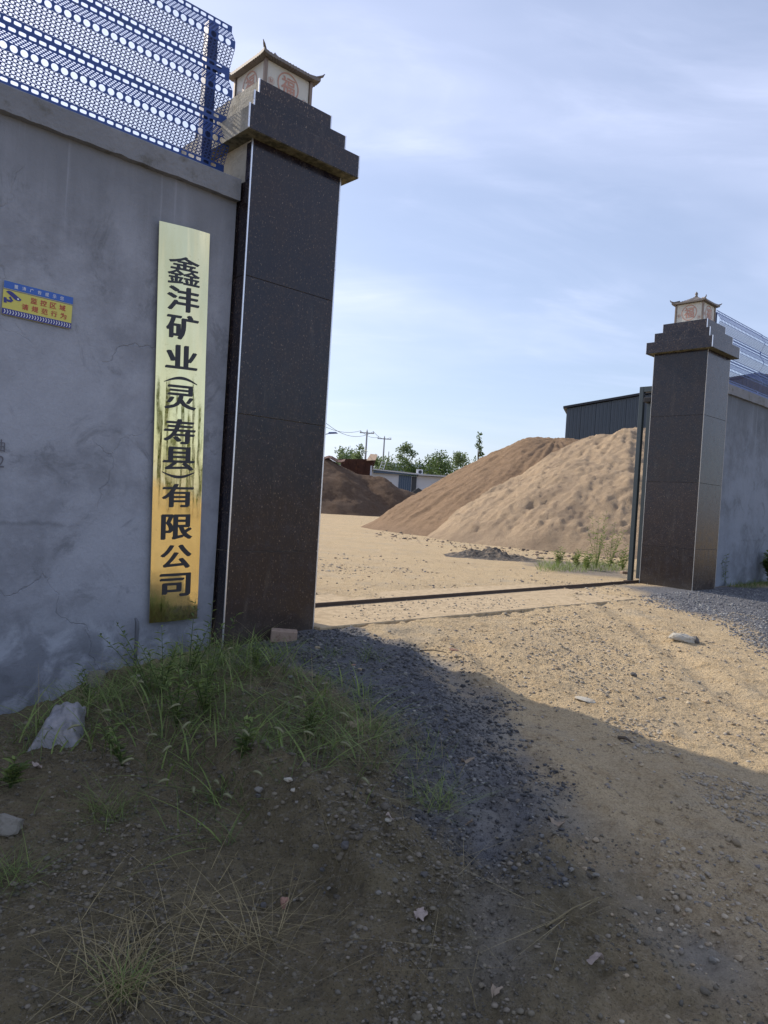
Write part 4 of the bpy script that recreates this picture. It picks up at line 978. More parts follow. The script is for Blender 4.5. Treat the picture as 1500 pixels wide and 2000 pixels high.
# ------------------------------------------------------------------ grass and weeds
def blades(name, P, length, width, lean, droop, mat, colr=(0, 1), seg=3, kind='stuff', parent=None, smooth=False):
    P = np.asarray(P); n = len(P); a = rng.random(n)*2*math.pi; ln = length*(.45+.75*rng.random(n)); le = lean*(.3+1.0*rng.random(n))
    d = np.stack([np.cos(a), np.sin(a)], 1); wv = np.stack([-np.sin(a), np.cos(a)], 1); rows = []
    for k in range(seg+1):
        t_ = k/seg; hor = ln*(le*t_+droop*t_*t_); ver = ln*(t_-droop*.75*t_*t_)*np.clip(1.1-le*.5, .2, 1)
        c_ = np.stack([P[:, 0]+d[:, 0]*hor, P[:, 1]+d[:, 1]*hor, P[:, 2]+ver-.005], 1)
        w = width*(1-.92*t_)*(.6+.8*rng.random(n)) if k else width*np.ones(n)*.7
        ww = np.zeros((n, 3)); ww[:, :2] = wv*w[:, None]*.5
        rows += [c_-ww, c_+ww]
    v = np.stack(rows, 1).reshape(-1, 3); m_ = 2*(seg+1); f = []
    for k in range(seg): f.append(np.array([2*k, 2*k+1, 2*k+3, 2*k+2]))
    f = np.array(f)[None]+(np.arange(n)*m_)[:, None, None]
    c = np.repeat(colr[0]+(colr[1]-colr[0])*rng.random(n), m_)[:, None]*np.ones((1, 3))
    o = mesh(name, v, f.reshape(-1, 4), mat, parent, cols=c)
    if kind: o['kind'] = kind
    return o
def scatter_px(poly, n, zg=-.28, clump=0.):
    W_ = np.array([gl(px, py, zg) for px, py in poly]); lo, hi = W_.min(0), W_.max(0); out_ = []
    while len(out_) < n:
        p = lo+(hi-lo)*rng.random((n*2, 2)); s_ = poly_sd(W_, p[:, 0], p[:, 1])+clump*fbm(p[:, 0], p[:, 1], 2.3, 3, 91); p = p[s_ < 0]; out_ += list(p)
    p = np.array(out_[:n]); return np.column_stack([p, terrain(p[:, 0], p[:, 1])])
PATCH = ((180, 1350), (340, 1300), (470, 1290), (580, 1350), (690, 1410), (740, 1490), (640, 1520), (490, 1500), (410, 1560), (280, 1600), (200, 1560), (160, 1440))
tag(blades('grass_patch', scatter_px(PATCH, 2900, -.25, 2.2), .28, .0046, .8, .5, MAT['weed'], (0, .6)), 'tangled green weeds at the foot of the left wall below the brass sign', 'grass')
tag(blades('broad_grass', scatter_px(PATCH, 560, -.25, 1.6), .36, .011, .8, .6, MAT['weed'], (.5, 1.), 5), 'longer broad grass blades among the weeds under the sign', 'grass')
tag(blades('dry_stalks', scatter_px(PATCH, 520, -.25, .8), .44, .0034, 1.3, .35, MAT['weed_dry'], (0, .8), 4), 'thin dry stalks sticking out of the green weed patch', 'grass')
P_ = scatter_px(((600, 1450), (740, 1440), (880, 1500), (900, 1590), (800, 1620), (700, 1560), (620, 1520)), 900, -.32, .5)
tag(blades('grass_patch', P_[:520], .17, .004, .9, .4, MAT['weed'], (.2, 1.)), 'sparse low green grass on the right edge of the mound', 'grass')
tag(blades('dry_grass', P_[520:], .22, .0026, 1.2, .35, MAT['weed_dry'], (0, .7)), 'sparse reddish dry grass on the right edge of the mound', 'grass')
def tuft(px, py, rad, n, L, mat, label, lean=.9, drp=.35, w=.0032, cr=(0, 1)):
    c_ = gp(px, py); P = np.column_stack([c_[0]+rng.normal(size=n)*rad, c_[1]+rng.normal(size=n)*rad]); P = np.column_stack([P, terrain(P[:, 0], P[:, 1])])
    o = blades('grass_tuft', P, L, w, lean, drp, mat, cr, 4, None); o.location = (0, 0, 0); return tag(o, label, 'grass tuft')
tuft(250, 1900, .085, 190, .21, MAT['weed_dry'], 'straw coloured tuft of dry grass at the bottom left', 1.2, .45, .0042)
tuft(240, 1930, .03, 70, .16, MAT['weed'], 'few green blades inside the straw tuft at the bottom left', cr=(.4, 1))
tuft(330, 1790, .14, 110, .24, MAT['weed_dry'], 'flattened pale straw above the bottom left tuft', 2.2, .2, .0040)
tuft(490, 1850, .05, 60, .26, MAT['weed_dry'], 'thin wiry grass tuft right of the bottom straw', 1.5, .3, .0034)
tuft(210, 1590, .05, 130, .22, MAT['weed'], 'dark green grass tuft on the slope below the plastic bag', 1.1, .4)
tuft(860, 1570, .06, 90, .20, MAT['weed'], 'small green grass tuft beside the fallen leaf on the gravel edge', 1.0, .4, cr=(.5, 1))
tuft(20, 1720, .05, 90, .2, MAT['weed'], 'green tuft at the left edge near the concrete lump', 1.1, .4)
tuft(1105, 1790, .01, 14, .22, MAT['weed_dry'], 'few straws lying in the lower middle of the track', 2.2, .1, .003)
tag(blades('scattered_straw', scatter_px(((0, 1650), (600, 1560), (900, 1650), (1000, 1990), (0, 1990)), 130, -.38), .20, .0024, 3.2, .05, MAT['weed_dry'], (0, .8), 2), 'single pale straws lying on the dark soil', 'straw')

def leafy_weed(name, label, base, H, n, leaf_l, mat, lean=(.1, .1), branches=4, group=None, aspect=.28):
    t_ = thing(name, label, 'plant', base, 0, group); mb = MB(); P = []; D = []; leaf_l *= 1.45
    for b_ in range(branches):
        a = rng.random()*6.28; sp = .10+.35*rng.random() if b_ else .05; h_ = H*(1 if b_ == 0 else .5+.45*rng.random())
        pts = [np.array([lean[0]*h_*t_2**1.3+math.cos(a)*sp*h_*t_2, lean[1]*h_*t_2**1.3+math.sin(a)*sp*h_*t_2, h_*t_2*(1-.12*t_2)]) for t_2 in np.linspace(0, 1, 7)]
        mb.tube(pts, list(np.linspace(.0035, .001, 7)*max(1, H)), 5)
        for k in range(n):
            t_2 = .12+.86*(k+rng.random())/n; i = min(5, int(t_2*6)); q_ = pts[i]+(pts[i+1]-pts[i])*(t_2*6-i); aa = k*2.4+rng.random()
            P.append(q_); D.append((math.cos(aa), math.sin(aa), .45+.5*rng.random()))
    mb.out('stem', mat, t_, True); P = np.array(P); D = np.array(D); D /= np.linalg.norm(D, axis=1)[:, None]; s_ = (leaf_l*(.5+.7*rng.random(len(P))))[:, None]
    e = np.cross(D, [0, 0, 1.]); e /= np.linalg.norm(e, axis=1)[:, None]; sag = np.array([0, 0, -.25])
    v = np.stack([P, P+D*s_*.45+e*s_*aspect*.5, P+D*s_+sag*s_, P+D*s_*.45-e*s_*aspect*.5], 1).reshape(-1, 3)
    o = mesh('foliage', v, (np.arange(len(P))*4)[:, None]+np.arange(4)[None], mat, t_, cols=np.repeat(rng.random(len(P)), 4)[:, None]*np.ones((1, 3))); o['kind'] = 'stuff'
    return t_
def wallbase(px, py): p = gp(px, py); return p
leafy_weed('leafy_weed', 'tall leafy weed growing up in front of the lower right corner of the brass sign', gp(368, 1330), .62, 26, .045, MAT['weed'], (.05, .02), 4)
leafy_weed('leafy_weed', 'leafy weed with upright shoots beside the foot of the left pillar', gp(405, 1345), .66, 22, .04, MAT['weed'], (.03, .05), 3)
leafy_weed('leafy_weed', 'arching weed leaning left against the plaster wall', gp(290, 1360), .50, 24, .04, MAT['weed'], (-.5, .1), 4)
leafy_weed('leafy_weed', 'low leafy weed at the left end of the weed patch', gp(180, 1380), .30, 18, .04, MAT['weed'], (-.3, .1), 4)
leafy_weed('leafy_weed', 'small sprig growing against the base of the left pillar trim', gp(450, 1275), .16, 10, .035, MAT['weed'], (0, 0), 3)
leafy_weed('leafy_weed', 'bushy low weed in front of the dark granite base', gp(500, 1310), .26, 14, .04, MAT['weed'], (0, 0), 6)
leafy_weed('leafy_weed', 'bushy green weed in the centre of the patch', gp(400, 1400), .38, 16, .045, MAT['weed'], (0, 0), 7)
leafy_weed('leafy_weed', 'spreading weed right of the centre of the patch', gp(600, 1440), .28, 14, .045, MAT['weed'], (.2, 0), 6)
leafy_weed('leafy_weed', 'upright leafy weed just below the bottom left corner of the brass sign', gp(315, 1360), .48, 20, .045, MAT['weed'], (-.1, 0), 4)
leafy_weed('leafy_weed', 'leafy weed standing tallest in the middle of the weed patch', gp(345, 1420), .5, 20, .05, MAT['weed'], (.05, 0), 5)
leafy_weed('leafy_weed', 'leaning leafy weed on the lower left of the weed patch', gp(240, 1500), .3, 16, .045, MAT['weed'], (-.2, -.1), 5)
leafy_weed('leafy_weed', 'leafy weed on the lower edge of the weed patch above the bare mound', gp(470, 1490), .26, 14, .045, MAT['weed'], (.1, -.1), 5)
leafy_weed('leafy_weed', 'small weed at the far left edge of the soil', gp(20, 1540), .18, 14, .05, MAT['weed'], (.1, 0), 5)
leafy_weed('leafy_weed', 'sparse sprig climbing the wall right of the far right pillar', onplane(1416, 1150, V, 5.98)*np.array([1, 1, 0]), .75, 16, .07, MAT['weed'], (0, 0), 2)
for (px, py, H_, lb_) in ((1165, 1112, 1.35, 'tallest sunlit weed in the yard in front of the large pile'), (1190, 1112, 1.1, 'sunlit green weed right of the tallest yard weed'), (1090, 1106, .45, 'low sunlit weed near the spoil heap'), (1125, 1110, .42, 'low sunlit weed left of the tallest yard weed'), (1215, 1116, .6, 'sunlit weed beside the gate guide post'), (1145, 1116, .5, 'reddish sunlit weed at the foot of the tallest yard weed')):
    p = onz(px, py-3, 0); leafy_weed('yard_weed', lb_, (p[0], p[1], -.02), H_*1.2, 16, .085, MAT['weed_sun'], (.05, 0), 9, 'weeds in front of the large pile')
P_ = np.array([onz(1050+170*rng.random(), 1100+18*rng.random(), 0) for _ in range(900)])
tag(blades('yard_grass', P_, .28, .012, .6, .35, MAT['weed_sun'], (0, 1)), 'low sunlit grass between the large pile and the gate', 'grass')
b_ = onplane(1500, 1130, V, 5.85); leafy_weed('wall_bush', 'dark leafy bush against the wall at the right edge of the photo', (b_[0]+.1, b_[1]-.1, -.08), .95, 60, .11, MAT['weed'], (0, 0), 16, aspect=.5)
P_ = np.array([uv(15.2+3.4*rng.random(), 5.98-.45*rng.random()**1.5, -.03) for _ in range(900)]); tag(blades('wall_grass', P_, .20, .010, .7, .35, MAT['weed'], (0, .5)), 'dark grass along the foot of the far right wall', 'grass')

# foxtail grass
MAT['fox'] = simple('foxtail_bristle', (.22, .22, .12), .8, var=.2)
def foxtail(px, py, H_, dirx, group='foxtail grasses in the weed patch'):
    b = gp(px, py); t_ = thing('foxtail_grass', 'foxtail grass stem with a drooping bristly seed head in the weed patch', 'plant', b, 0, group)
    dx, dy = dirx; pts = [np.array([dx*H_*s_**1.8, dy*H_*s_**1.8, H_*(s_-.28*s_**3)]) for s_ in np.linspace(0, 1, 9)]
    mb = MB(); mb.tube(pts, .0014, 5); mb.out('stem', MAT['weed'], t_, True)
    d = pts[-1]-pts[-2]; d /= np.linalg.norm(d); hp_ = [pts[-1]+d*.008*k+np.array([0, 0, -.0011*k*k*.6]) for k in range(9)]
    mb = MB(); mb.tube(hp_, [.002, .0048, .0062, .0066, .0064, .0060, .0052, .0038, .001], 8)
    r_ = np.random.default_rng(int(px)); v = []; f = []
    for k in range(170):
        s_ = r_.random()*7.4+.3; i = int(s_); q_ = hp_[i]+(hp_[i+1]-hp_[i])*(s_-i); n_ = r_.normal(size=3); n_ /= np.linalg.norm(n_); n_ = n_+d*.6; w_ = np.cross(n_, d); w_ = w_/np.linalg.norm(w_)*.0004
        v += [q_-w_, q_+w_, q_+n_*.0125]; f.append((3*k, 3*k+1, 3*k+2))
    mb.add(v, f); mesh('seed_head', mb.v, mb.f, MAT['fox'], t_, True)
for a in ((380, 1440, .26, (-.3, -.15)), (400, 1480, .30, (-.2, -.35)), (330, 1500, .22, (-.35, .1)), (450, 1460, .25, (.25, -.2)), (350, 1580, .20, (-.25, -.1)), (375, 1590, .20, (.05, -.2)), (410, 1570, .16, (.1, -.1)), (470, 1530, .2, (.3, -.1)), (250, 1450, .22, (-.5, .1)), (560, 1480, .2, (.4, 0)), (640, 1500, .2, (.3, -.1)), (420, 1600, .18, (.2, -.1)), (300, 1420, .3, (-.3, .2)), (690, 1560, .16, (.2, -.2)), (500, 1500, .24, (.35, -.15)), (360, 1520, .26, (-.2, -.3)), (620, 1450, .26, (.45, -.1)), (200, 1480, .24, (-.5, -.1)), (430, 1330, .3, (.1, .1)), (540, 1430, .28, (.3, .1)), (290, 1540, .22, (-.3, -.2))): foxtail(*a)

# ------------------------------------------------------------------ stones
ph = (1+5**.5)/2
ICO_V = np.array([(-1, ph, 0), (1, ph, 0), (-1, -ph, 0), (1, -ph, 0), (0, -1, ph), (0, 1, ph), (0, -1, -ph), (0, 1, -ph), (ph, 0, -1), (ph, 0, 1), (-ph, 0, -1), (-ph, 0, 1)])/math.hypot(1, ph)
ICO_F = np.array([(0, 11, 5), (0, 5, 1), (0, 1, 7), (0, 7, 10), (0, 10, 11), (1, 5, 9), (5, 11, 4), (11, 10, 2), (10, 7, 6), (7, 1, 8), (3, 9, 4), (3, 4, 2), (3, 2, 6), (3, 6, 8), (3, 8, 9), (4, 9, 5), (2, 4, 11), (6, 2, 10), (8, 6, 7), (9, 8, 1)])
m, t, b = new_mat('loose_stone'); nb = NB(t); c = nb.attr('Col'); c = nb.mix(nb.math('MULTIPLY', nb.noise(90, 4, .6), .5), c, (.05, .05, .05)); t.links.new(c, b.inputs['Base Color']); b.inputs['Roughness'].default_value = .85
MAT['stone_c'] = m
def gravel(name, label, P, size, cols, flat=.65, sink=.3):
    n = len(P); R_ = rng.normal(size=(n, 3, 3)); Q, _ = np.linalg.qr(R_)
    s_ = size[:, None, None]*(ICO_V[None]*(.75+.5*rng.random((n, 12, 1)))*(.55+.6*rng.random((n, 1, 3))))
    v = np.einsum('nij,nkj->nki', Q, s_); v[:, :, 2] *= flat; v += P[:, None]; v[:, :, 2] += (size*flat*(1-2*sink)*.5)[:, None]
    f = (np.arange(n)*12)[:, None, None]+ICO_F[None]
    c_ = np.repeat(cols, 12, 0)
    o = mesh(name, v.reshape(-1, 3), f.reshape(-1, 3), MAT['stone_c'], cols=c_); return tag(o, label, None, kind='stuff')
def rnd_ground(n, rmin, rmax, amin, amax, acc):
    out_ = []
    while len(out_) < n:
        r = rmin*(rmax/rmin)**rng.random(n); a = amin+(amax-amin)*rng.random(n); x = r*np.sin(a); y = r*np.cos(a); k = acc(x, y) > rng.random(n)
        v_ = x*V[0]+y*V[1]; u_ = x*U[0]+y*U[1]; k &= ~((v_ > 5.55) & (u_ < 4.46)); k &= ~((v_ > 5.8) & (u_ > 13.3))
        out_ += list(np.column_stack([x, y])[k])
    p = np.array(out_[:n]); return np.column_stack([p, terrain(p[:, 0], p[:, 1])]), np.hypot(p[:, 0], p[:, 1])
def palette(cols, n, var=.25):
    c = np.array(cols)[rng.integers(0, len(cols), n)]; return c*(1+var*(rng.random((n, 1))*2-1))
A0_, A1_ = -.62, .62
P_, r = rnd_ground(15000, 2.1, 11, A0_, A1_, lambda x, y: zones(x, y)[0]**.6*(.3+.7*sstep(-.2, .2, fbm(x, y, 3.0, 4, 133))))
gravel('dark_gravel', 'dark blue grey crushed gravel spread in front of the left pillar', P_, .0034*(r/3)**.5*(1+3.8*rng.random(len(P_))**5), palette([(.065, .063, .065), (.095, .092, .094), (.14, .135, .13), (.045, .045, .046), (.24, .23, .21)], len(P_)))
P_, r = rnd_ground(24000, 2.0, 8, A0_, A1_, lambda x, y: zones(x, y)[1]*(1-zones(x, y)[0])*(.12+.88*sstep(-.15, .25, fbm(x, y, 2.1, 4, 131))))
gravel('soil_crumbs', 'brown crumbs and grit on the shaded soil', P_, .0031*(r/3)**.5*(1+4.2*rng.random(len(P_))**7), palette([(.17, .142, .096), (.20, .17, .115), (.15, .132, .10), (.11, .095, .07), (.25, .21, .155)], len(P_)), .58, .36)
rl_ = np.array(ridge_line()); P_ = []
for k in range(520):
    a = rng.random()*(len(rl_)-1); i = int(a); q = rl_[i]+(rl_[i+1]-rl_[i])*(a-i)+rng.normal(size=2)*np.array([.14, .11]); P_.append((q[0], q[1]))
for R_ in (RUT1, RUT4, RUT5):
    R_ = np.array(R_)
    for k in range(260):
        a = rng.random()*(len(R_)-1); i = int(a); sd_ = (1 if rng.random() < .5 else -1)*(.17+.05*rng.normal()); q = R_[i]+(R_[i+1]-R_[i])*(a-i)+np.array([sd_, .3*sd_]); P_.append((q[0], q[1]))
P_ = np.array(P_); P_ = np.column_stack([P_, terrain(P_[:, 0], P_[:, 1])]); g_, s_ = zones(P_[:, 0], P_[:, 1])
cc_ = palette([(.15, .125, .085), (.12, .10, .07), (.18, .15, .10)], len(P_)); cs_ = palette([(.36, .28, .17), (.30, .23, .14)], len(P_)); cc_ = np.where((s_+g_ > .4)[:, None], cc_, cs_)
gravel('soil_clods', 'clods of soil along the broken lip of the mound and the track edges', P_, .005+.022*rng.random(len(P_))**3, cc_, .6, .5)
P_ = []
while len(P_) < 5000:
    p = onz(1250+320*rng.random(), 1150+110*rng.random(), 0)[:2]
    if poly_sd(Z2, p[:1], p[1:2])[0] < .3+.4*rng.random() and p@V[:2] < 5.8: P_.append(p)
P_ = np.array(P_); P_ = np.column_stack([P_, terrain(P_[:, 0], P_[:, 1])])
gravel('dark_gravel', 'grey crushed gravel spread along the foot of the far right wall', P_, .010+.016*rng.random(len(P_))**3, palette([(.16, .165, .18), (.24, .24, .25), (.32, .32, .31), (.11, .11, .12)], len(P_)))
def sandacc(x, y):
    g, s_ = zones(x, y); cl = .15+.85*sstep(-.02, .22, fbm(x, y, .9, 4, 77)); return (1-g)*(1-s_)*cl
P_, r = rnd_ground(13000, 2.2, 17, A0_, A1_, sandacc)
gravel('sand_pebbles', 'tan and grey pebbles scattered over the dirt driveway', P_, .0026*(r/3)**.6*(1+4.5*rng.random(len(P_))**6), palette([(.46, .36, .23), (.42, .33, .22), (.50, .41, .28), (.34, .29, .23), (.44, .39, .31), (.38, .28, .17), (.24, .21, .18)], len(P_)))
P_ = []
for k in range(600):
    px = 705+530*rng.random(); yb_ = np.interp(px, [705, 786, 909, 1036, 1148, 1235], [1023, 1046, 1062, 1078, 1087, 1091]); p = onz(px, yb_+rng.normal()*5+abs(rng.normal())*4, 0); P_.append((p[0], p[1], 0))
P_ = np.array(P_); gravel('pile_foot_clods', 'clods and crumbs rolled down to the foot of the large sand pile', P_, .02+.08*rng.random(len(P_))**5, palette([(.33, .24, .16), (.22, .16, .11), (.14, .11, .085), (.38, .29, .2)], len(P_)))
Q_ = []
for poly, n in ((((1330, 1490), (1500, 1510), (1500, 1600), (1400, 1570)), 500), (((1400, 1195), (1500, 1205), (1500, 1260), (1440, 1235)), 700), (((1200, 1640), (1500, 1600), (1500, 1850), (1300, 1800)), 160), (((1020, 1250), (1200, 1290), (1180, 1330), (1040, 1300)), 350)):
    Q_.append(scatter_px(poly, n, -.3 if poly[0][1] > 1400 else -.12, .4))
for poly, n in (((( 640, 1190), (1000, 1165), (1000, 1190), (700, 1218)), 500), (((1000, 1190), (1200, 1210), (1230, 1290), (1080, 1260)), 500), (((1180, 1330), (1330, 1380), (1300, 1430), (1200, 1390)), 260)):
    q_ = scatter_px(poly, n, 0. if poly[0][1] < 1195 else -.12, .5); q_[:, 2] = np.maximum(q_[:, 2], np.where((q_[:, :2]@V[:2] > 5.5) & (q_[:, :2]@V[:2] < 7.4), .012, -9)); Q_.append(q_)
Q_ = np.concatenate(Q_)
gravel('coarse_pebbles', 'drifts of coarser pale pebbles on the right of the driveway', Q_, .006+.014*rng.random(len(Q_))**3, palette([(.44, .36, .25), (.37, .31, .23), (.48, .41, .30), (.31, .27, .21)], len(Q_)))
def stone_mesh(seed, sx, sy, sz, sub=3, rough=.22, cut=.55):
    import bmesh
    bm = bmesh.new(); bmesh.ops.create_icosphere(bm, subdivisions=sub, radius=1); v = np.array([q.co[:] for q in bm.verts]); f = [[q.index for q in g.verts] for g in bm.faces]; bm.free()
    r_ = np.random.default_rng(seed)
    for k in range(9):                                      # facets cut as on a broken stone
        n_ = r_.normal(size=3); n_ /= np.linalg.norm(n_); d = cut+.3*r_.random(); s_ = v@n_; v = v-np.maximum(s_-d, 0)[:, None]*n_
    v = v*(1+rough*fbm(v[:, 0]+v[:, 2]*.7+seed, v[:, 1]-v[:, 2]*.5, 2.2, 3, seed)[:, None]); v = v*np.array([sx, sy, sz]); return v, f
def smat(name, c, c2): return simple(name, c, .88, var=.2, scale=16, bump=.006, bscale=60, col2=c2, c2=(.5, .68))
MAT['st_pale'] = smat('pale_stone', (.44, .41, .34), (.34, .28, .20)); MAT['st_grey'] = smat('grey_stone', (.21, .195, .165), (.15, .135, .11)); MAT['st_tan'] = smat('tan_stone', (.38, .30, .20), (.28, .20, .12)); MAT['st_dark'] = smat('dark_stone', (.10, .095, .09), (.16, .14, .12)); MAT['st_red'] = smat('reddish_stone', (.30, .17, .12), (.2, .12, .09))
def stone(px, py, w, d, h, mat, label, rz=0., seed=1, sink=.35, group=None, name='stone', sub=3, cut=.55, rough=.22):
    v, f = stone_mesh(seed, w/2, d/2, h/2, sub, rough, cut); p = gp(px, py); o = mesh(name, v, f, MAT[mat], smooth=False); o.location = (p[0], p[1], p[2]+h*(.5-sink)); o.rotation_euler = (rng.random()*.15, rng.random()*.15, rz); return tag(o, label, 'stone', group)
stone(1335, 1251, .36, .17, .13, 'st_pale', 'pale wedge shaped rock on the sunlit driveway near the far pillar', .1, 3, .3, cut=.5)
stone(1358, 1254, .10, .12, .10, 'st_dark', 'dark broken end beside the pale wedge shaped rock', .4, 33, .3)
stone(1143, 1369, .17, .12, .03, 'st_pale', 'flat oval cream stone lying on the sunlit driveway', -.3, 5, .2, rough=.08, cut=.8)
stone(895, 1200, .07, .05, .045, 'st_red', 'small brown clod near the edge of the concrete sill', 0, 6)
stone(886, 1271, .11, .05, .03, 'st_red', 'long brown stone beside the gravel edge in the sun', -.4, 7)
stone(1237, 1320, .07, .06, .05, 'st_dark', 'small dark stone with a pale rim in the middle of the driveway', 0, 8)
stone(505, 1547, .055, .035, .035, 'st_grey', 'pale grey stone on the bare mound below the weeds', .5, 9, .25)
stone(562, 1538, .05, .035, .025, 'st_pale', 'small white stone right of the pale grey mound stone', .2, 10, .25); stone(574, 1544, .04, .03, .02, 'st_pale', 'second small white stone touching the first on the mound', .7, 11, .25)
stone(555, 1770, .04, .07, .05, 'st_red', 'upright pinkish stone wedged under the broken lip of the mound', .2, 12, .2)
stone(508, 1728, .035, .03, .025, 'st_grey', 'greenish pebble on the broken lip of the mound', 0, 13)
stone(675, 1655, .05, .04, .04, 'st_dark', 'grey green stone embedded at the top of the broken lip', 0, 14, .3)
stone(14, 1618, .15, .13, .09, 'st_grey', 'pale concrete lump at the left edge of the photo', .5, 15, .25)
stone(185, 1338, .22, .14, .20, 'st_grey', 'rough grey concrete block leaning against the wall in the weeds', .6, 16, .25, cut=.45)
stone(268, 1328, .10, .07, .05, 'st_pale', 'white chipped stone beside the steel stake', .2, 17, .2)
stone(690, 1415, .09, .06, .05, 'st_tan', 'pinkish tan stone at the right end of the weed patch', .2, 18, .25)
stone(1357, 1431, .035, .03, .025, 'st_grey', 'grey pebble on the sunlit dirt at centre right', 0, 19); stone(620, 1268, .05, .04, .035, 'st_tan', 'tan stone on the gravel right of the loose brick', 0, 20, .2)
stone(632, 1337, .03, .03, .02, 'st_pale', 'white pebble on the dark gravel below the brick', 0, 21, .2); stone(638, 1339, .03, .02, .02, 'st_tan', 'cream pebble beside the white pebble on the gravel', 0, 22, .2)
stone(712, 1253, .03, .02, .015, 'st_pale', 'bright white chip on the gravel near the sill corner', 0, 23, .2); stone(690, 1300, .045, .03, .02, 'st_red', 'reddish chip on the dark gravel', .3, 24, .2)
stone(760, 1604, .04, .03, .02, 'st_pale', 'small white stone on the mound edge near the curled leaf', 0, 25, .2)
for k in range(70):
    px = 700+800*rng.random(); py = 1230+700*rng.random()**1.3
    if py > 1400 and px < 1150: px += 350
    p = gp(px, py); s_ = (.014+.026*rng.random()**2)*(.6+.4*np.hypot(p[0], p[1])/5)
    stone(px, py, s_*1.3, s_, s_*.8, ('st_tan', 'st_grey', 'st_pale' if py < 1450 else 'st_grey', 'st_tan')[k % 4], 'small loose stone lying on the dirt driveway', rng.random()*3, 40+k % 9, .3, 'small loose stones on the driveway', sub=2)
for k in range(26):
    px = 470+370*rng.random(); py = 1540+250*rng.random(); s_ = .012+.022*rng.random()**2
    stone(px, py, s_*1.3, s_, s_*.8, ('st_dark', 'st_grey')[k % 2], 'small stone embedded in the bare soil of the mound', rng.random()*3, 40+k % 9, .3, 'small stones in the mound soil', sub=2)

# loose brick, plastic bag, stake, twigs and leaves
MAT['brick'] = simple('dusty_brick', (.34, .25, .19), .92, var=.2, scale=18, bump=.006, bscale=70, col2=(.25, .17, .12), c2=(.5, .65))
p = onplane(553, 1256, V, 5.47); br = mesh('loose_brick', *(lambda: (lambda m_: (m_.v, m_.f))(MB().bbox(-.12, .12, -.055, .055, 0, .115, .008)))(), MAT['brick']); br.location = (p[0], p[1], tz(p[0], p[1])-.012); br.rotation_euler = (.06, .04, ROT-.62)
tag(br, 'dusty tan brick lying at the foot of the left granite pillar', 'brick')
p = onz(1222, 1121, 0); b2 = mesh('loose_brick', *(lambda: (lambda m_: (m_.v, m_.f))(MB().bbox(-.12, .12, -.055, .055, 0, .07, .008)))(), MAT['brick']); b2.location = (p[0], p[1], -.01); b2.rotation_euler = (0, 0, .3); tag(b2, 'reddish brick piece behind the gate guide post', 'brick')
bp = gp(125, 1430); N = 30; X, Y = np.meshgrid(np.linspace(-1, 1, N), np.linspace(-1, 1, N), indexing='ij'); X = X.ravel(); Y = Y.ravel()
fold = .035*abs(np.sin(2.1*X+1.3*Y+.6))+.028*abs(np.sin(3.3*Y-1.1*X+1.))+.016*abs(np.sin(5.2*X+3.6*Y))
hz_ = (.035+fold)*(1-np.maximum(abs(X)**4, abs(Y)**4))+.012*fbm(X, Y, 2.0, 3, 61)
v = np.stack([.115*(1-.22*Y)*X+.03*fbm(X, Y, 1.3, 2, 63), .165*Y+.03*fbm(X, Y, 1.3, 2, 64), np.maximum(hz_, .0)+.085*(Y+1)*.5], 1)
m, t, b = new_mat('translucent_plastic'); nb = NB(t); c = nb.mix(nb.rng(nb.noise(20, 5), .4, .7), (.22, .22, .24), (.30, .285, .29)); t.links.new(c, b.inputs['Base Color']); b.inputs['Roughness'].default_value = .32
nb.bump(nb.noise(14, 5, .6, dist=1.5), .015, b, .6)
bag = mesh('plastic_bag', v, grid_faces(N, N), m, smooth=False); bag.location = (bp[0], bp[1], bp[2]-.02); bag.rotation_euler = (.22, 0, .15); tag(bag, 'crumpled grey white plastic bag lying on the soil below the wall', 'bag')
sp_ = gp(268, 1318); st_ = mesh('steel_stake', *(lambda: (lambda m_: (m_.v, m_.f))(MB().tube([(0, 0, -.1), (0, 0, .30), (0, 0, .44), (-.004, 0, .50), (-.02, 0, .53)], [.014, .014, .018, .016, .008], 8)))(), simple('weathered_steel', (.14, .15, .17), .6, .5), smooth=True)
top = onplane(269, 1207, V, 5.70); st_.location = (top[0], top[1], top[2]-.53); st_.rotation_euler = (.0, .0, .3); tag(st_, 'short weathered steel stake standing by the wall left of the brass sign', 'stake')
MAT['leaf_dead'] = simple('dead_leaf', (.30, .235, .17), .8, var=.2, scale=40); MAT['leaf_pink'] = simple('bleached_leaf', (.36, .29, .25), .8, var=.15, scale=40)
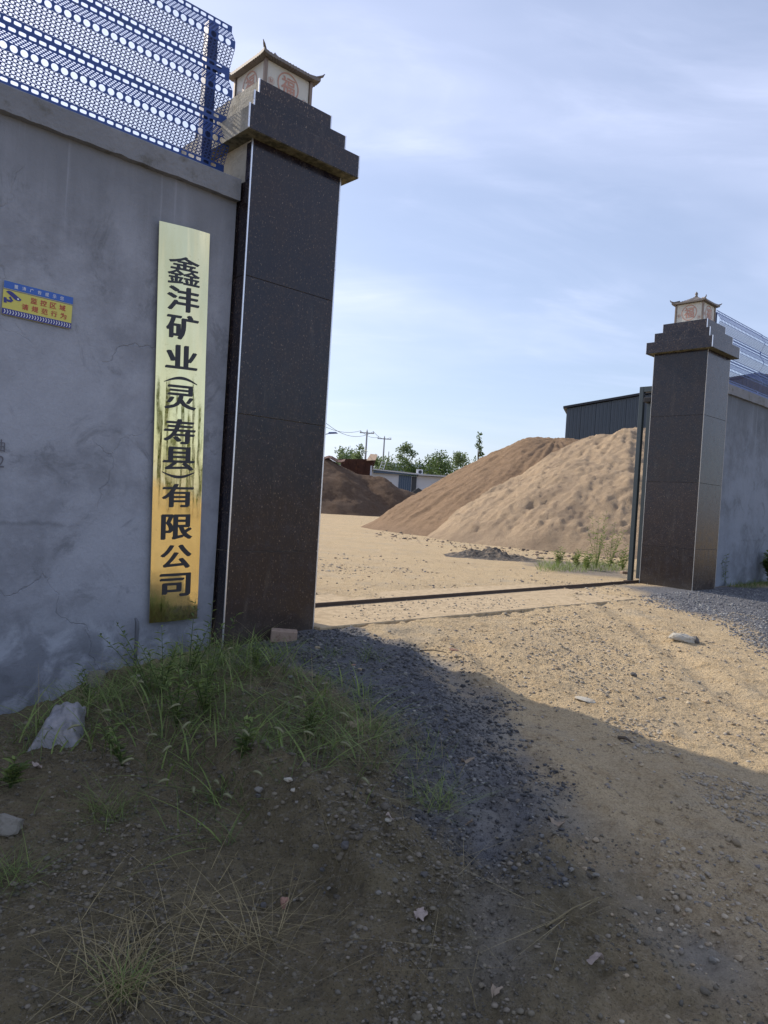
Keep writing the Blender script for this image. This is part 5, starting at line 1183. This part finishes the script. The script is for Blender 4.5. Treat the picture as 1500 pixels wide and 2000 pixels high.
def dead_leaf(px, py, L, w, label, mat='leaf_dead', rz=0., seed=1):
    n, m_ = 12, 7; v = []; r_ = np.random.default_rng(seed)
    for i in range(n):
        s_ = i/(n-1); wd = w/2*math.sin(math.pi*min(max(s_, .04), .97))**.6*(1+.25*math.sin(s_*17+seed))
        for j in range(m_):
            q = (j/(m_-1)-.5)*2; v.append(((s_-.5)*L, q*wd, .012*q*q*math.sin(s_*5+seed)+.012*math.sin(s_*4+seed*1.3)+.006*math.sin(q*5+s_*9)+.010))
    p = gp(px, py); o = mesh('dead_leaf', v, [tuple(a) for a in grid_faces(n, m_)], MAT[mat], smooth=True); o.location = (p[0], p[1], p[2]+.004); o.rotation_euler = (.1, .08, rz); return tag(o, label, 'leaf', 'fallen leaves on the ground')
dead_leaf(1086, 1608, .085, .05, 'crumpled tan leaf on the shaded track in the middle', rz=-.3, seed=2); dead_leaf(911, 1612, .055, .035, 'curled tan leaf beside the grass at the gravel edge', rz=-.4, seed=3)
dead_leaf(1161, 1880, .06, .03, 'bleached pinkish leaf at the bottom right of the track', 'leaf_pink', .05, 4); dead_leaf(967, 1943, .05, .035, 'tan leaf standing on edge near the bottom middle', rz=1.2, seed=5)
dead_leaf(762, 1602, .05, .03, 'pale leaf on the mound edge left of the curled leaf', 'leaf_pink', .3, 6); dead_leaf(694, 1408, .08, .05, 'tan leaf by the pinkish stone at the end of the weeds', rz=.3, seed=7)
dead_leaf(913, 1488, .075, .03, 'thin pale leaf on the dark gravel above the grass', rz=.1, seed=8); dead_leaf(820, 1792, .05, .05, 'reddish crumbling leaf in the lower left of the track', 'leaf_pink', .8, 9)
dead_leaf(590, 1368, .06, .03, 'brown leaf on the gravel at the top of the weeds', rz=1., seed=10); dead_leaf(72, 1498, .05, .03, 'white scrap of leaf left of the weeds on the soil', 'leaf_pink', .2, 11)
def twig(px0, py0, px1, py1, r_, label, mat='weed_dry'):
    a, b_ = gp(px0, py0), gp(px1, py1); mid = (a+b_)/2+np.array([0, 0, .02]); mb = MB(); mb.tube([a+[0, 0, .008]-a, mid+[0, 0, .008]-a, b_+[0, 0, .02]-a], [r_, r_*.9, r_*.5], 5); o = mesh('twig', mb.v, mb.f, MAT[mat]); o.location = tuple(a); tag(o, label, 'twig')
twig(1066, 1813, 1168, 1762, .0035, 'long pale straw slanting up to the right in the lower middle'); twig(912, 1912, 930, 1985, .002, 'short pale straw near the bottom middle'); twig(618, 1562, 660, 1695, .002, 'long thin straw hanging down the mound')
twig(1208, 1442, 1235, 1456, .012, 'short dark stick at the shadow edge on the driveway', 'bark'); twig(820, 1272, 872, 1279, .006, 'thin brown twig near the gravel edge', 'bark'); twig(110, 1885, 122, 1935, .003, 'short straw on the bare soil at the lower left')
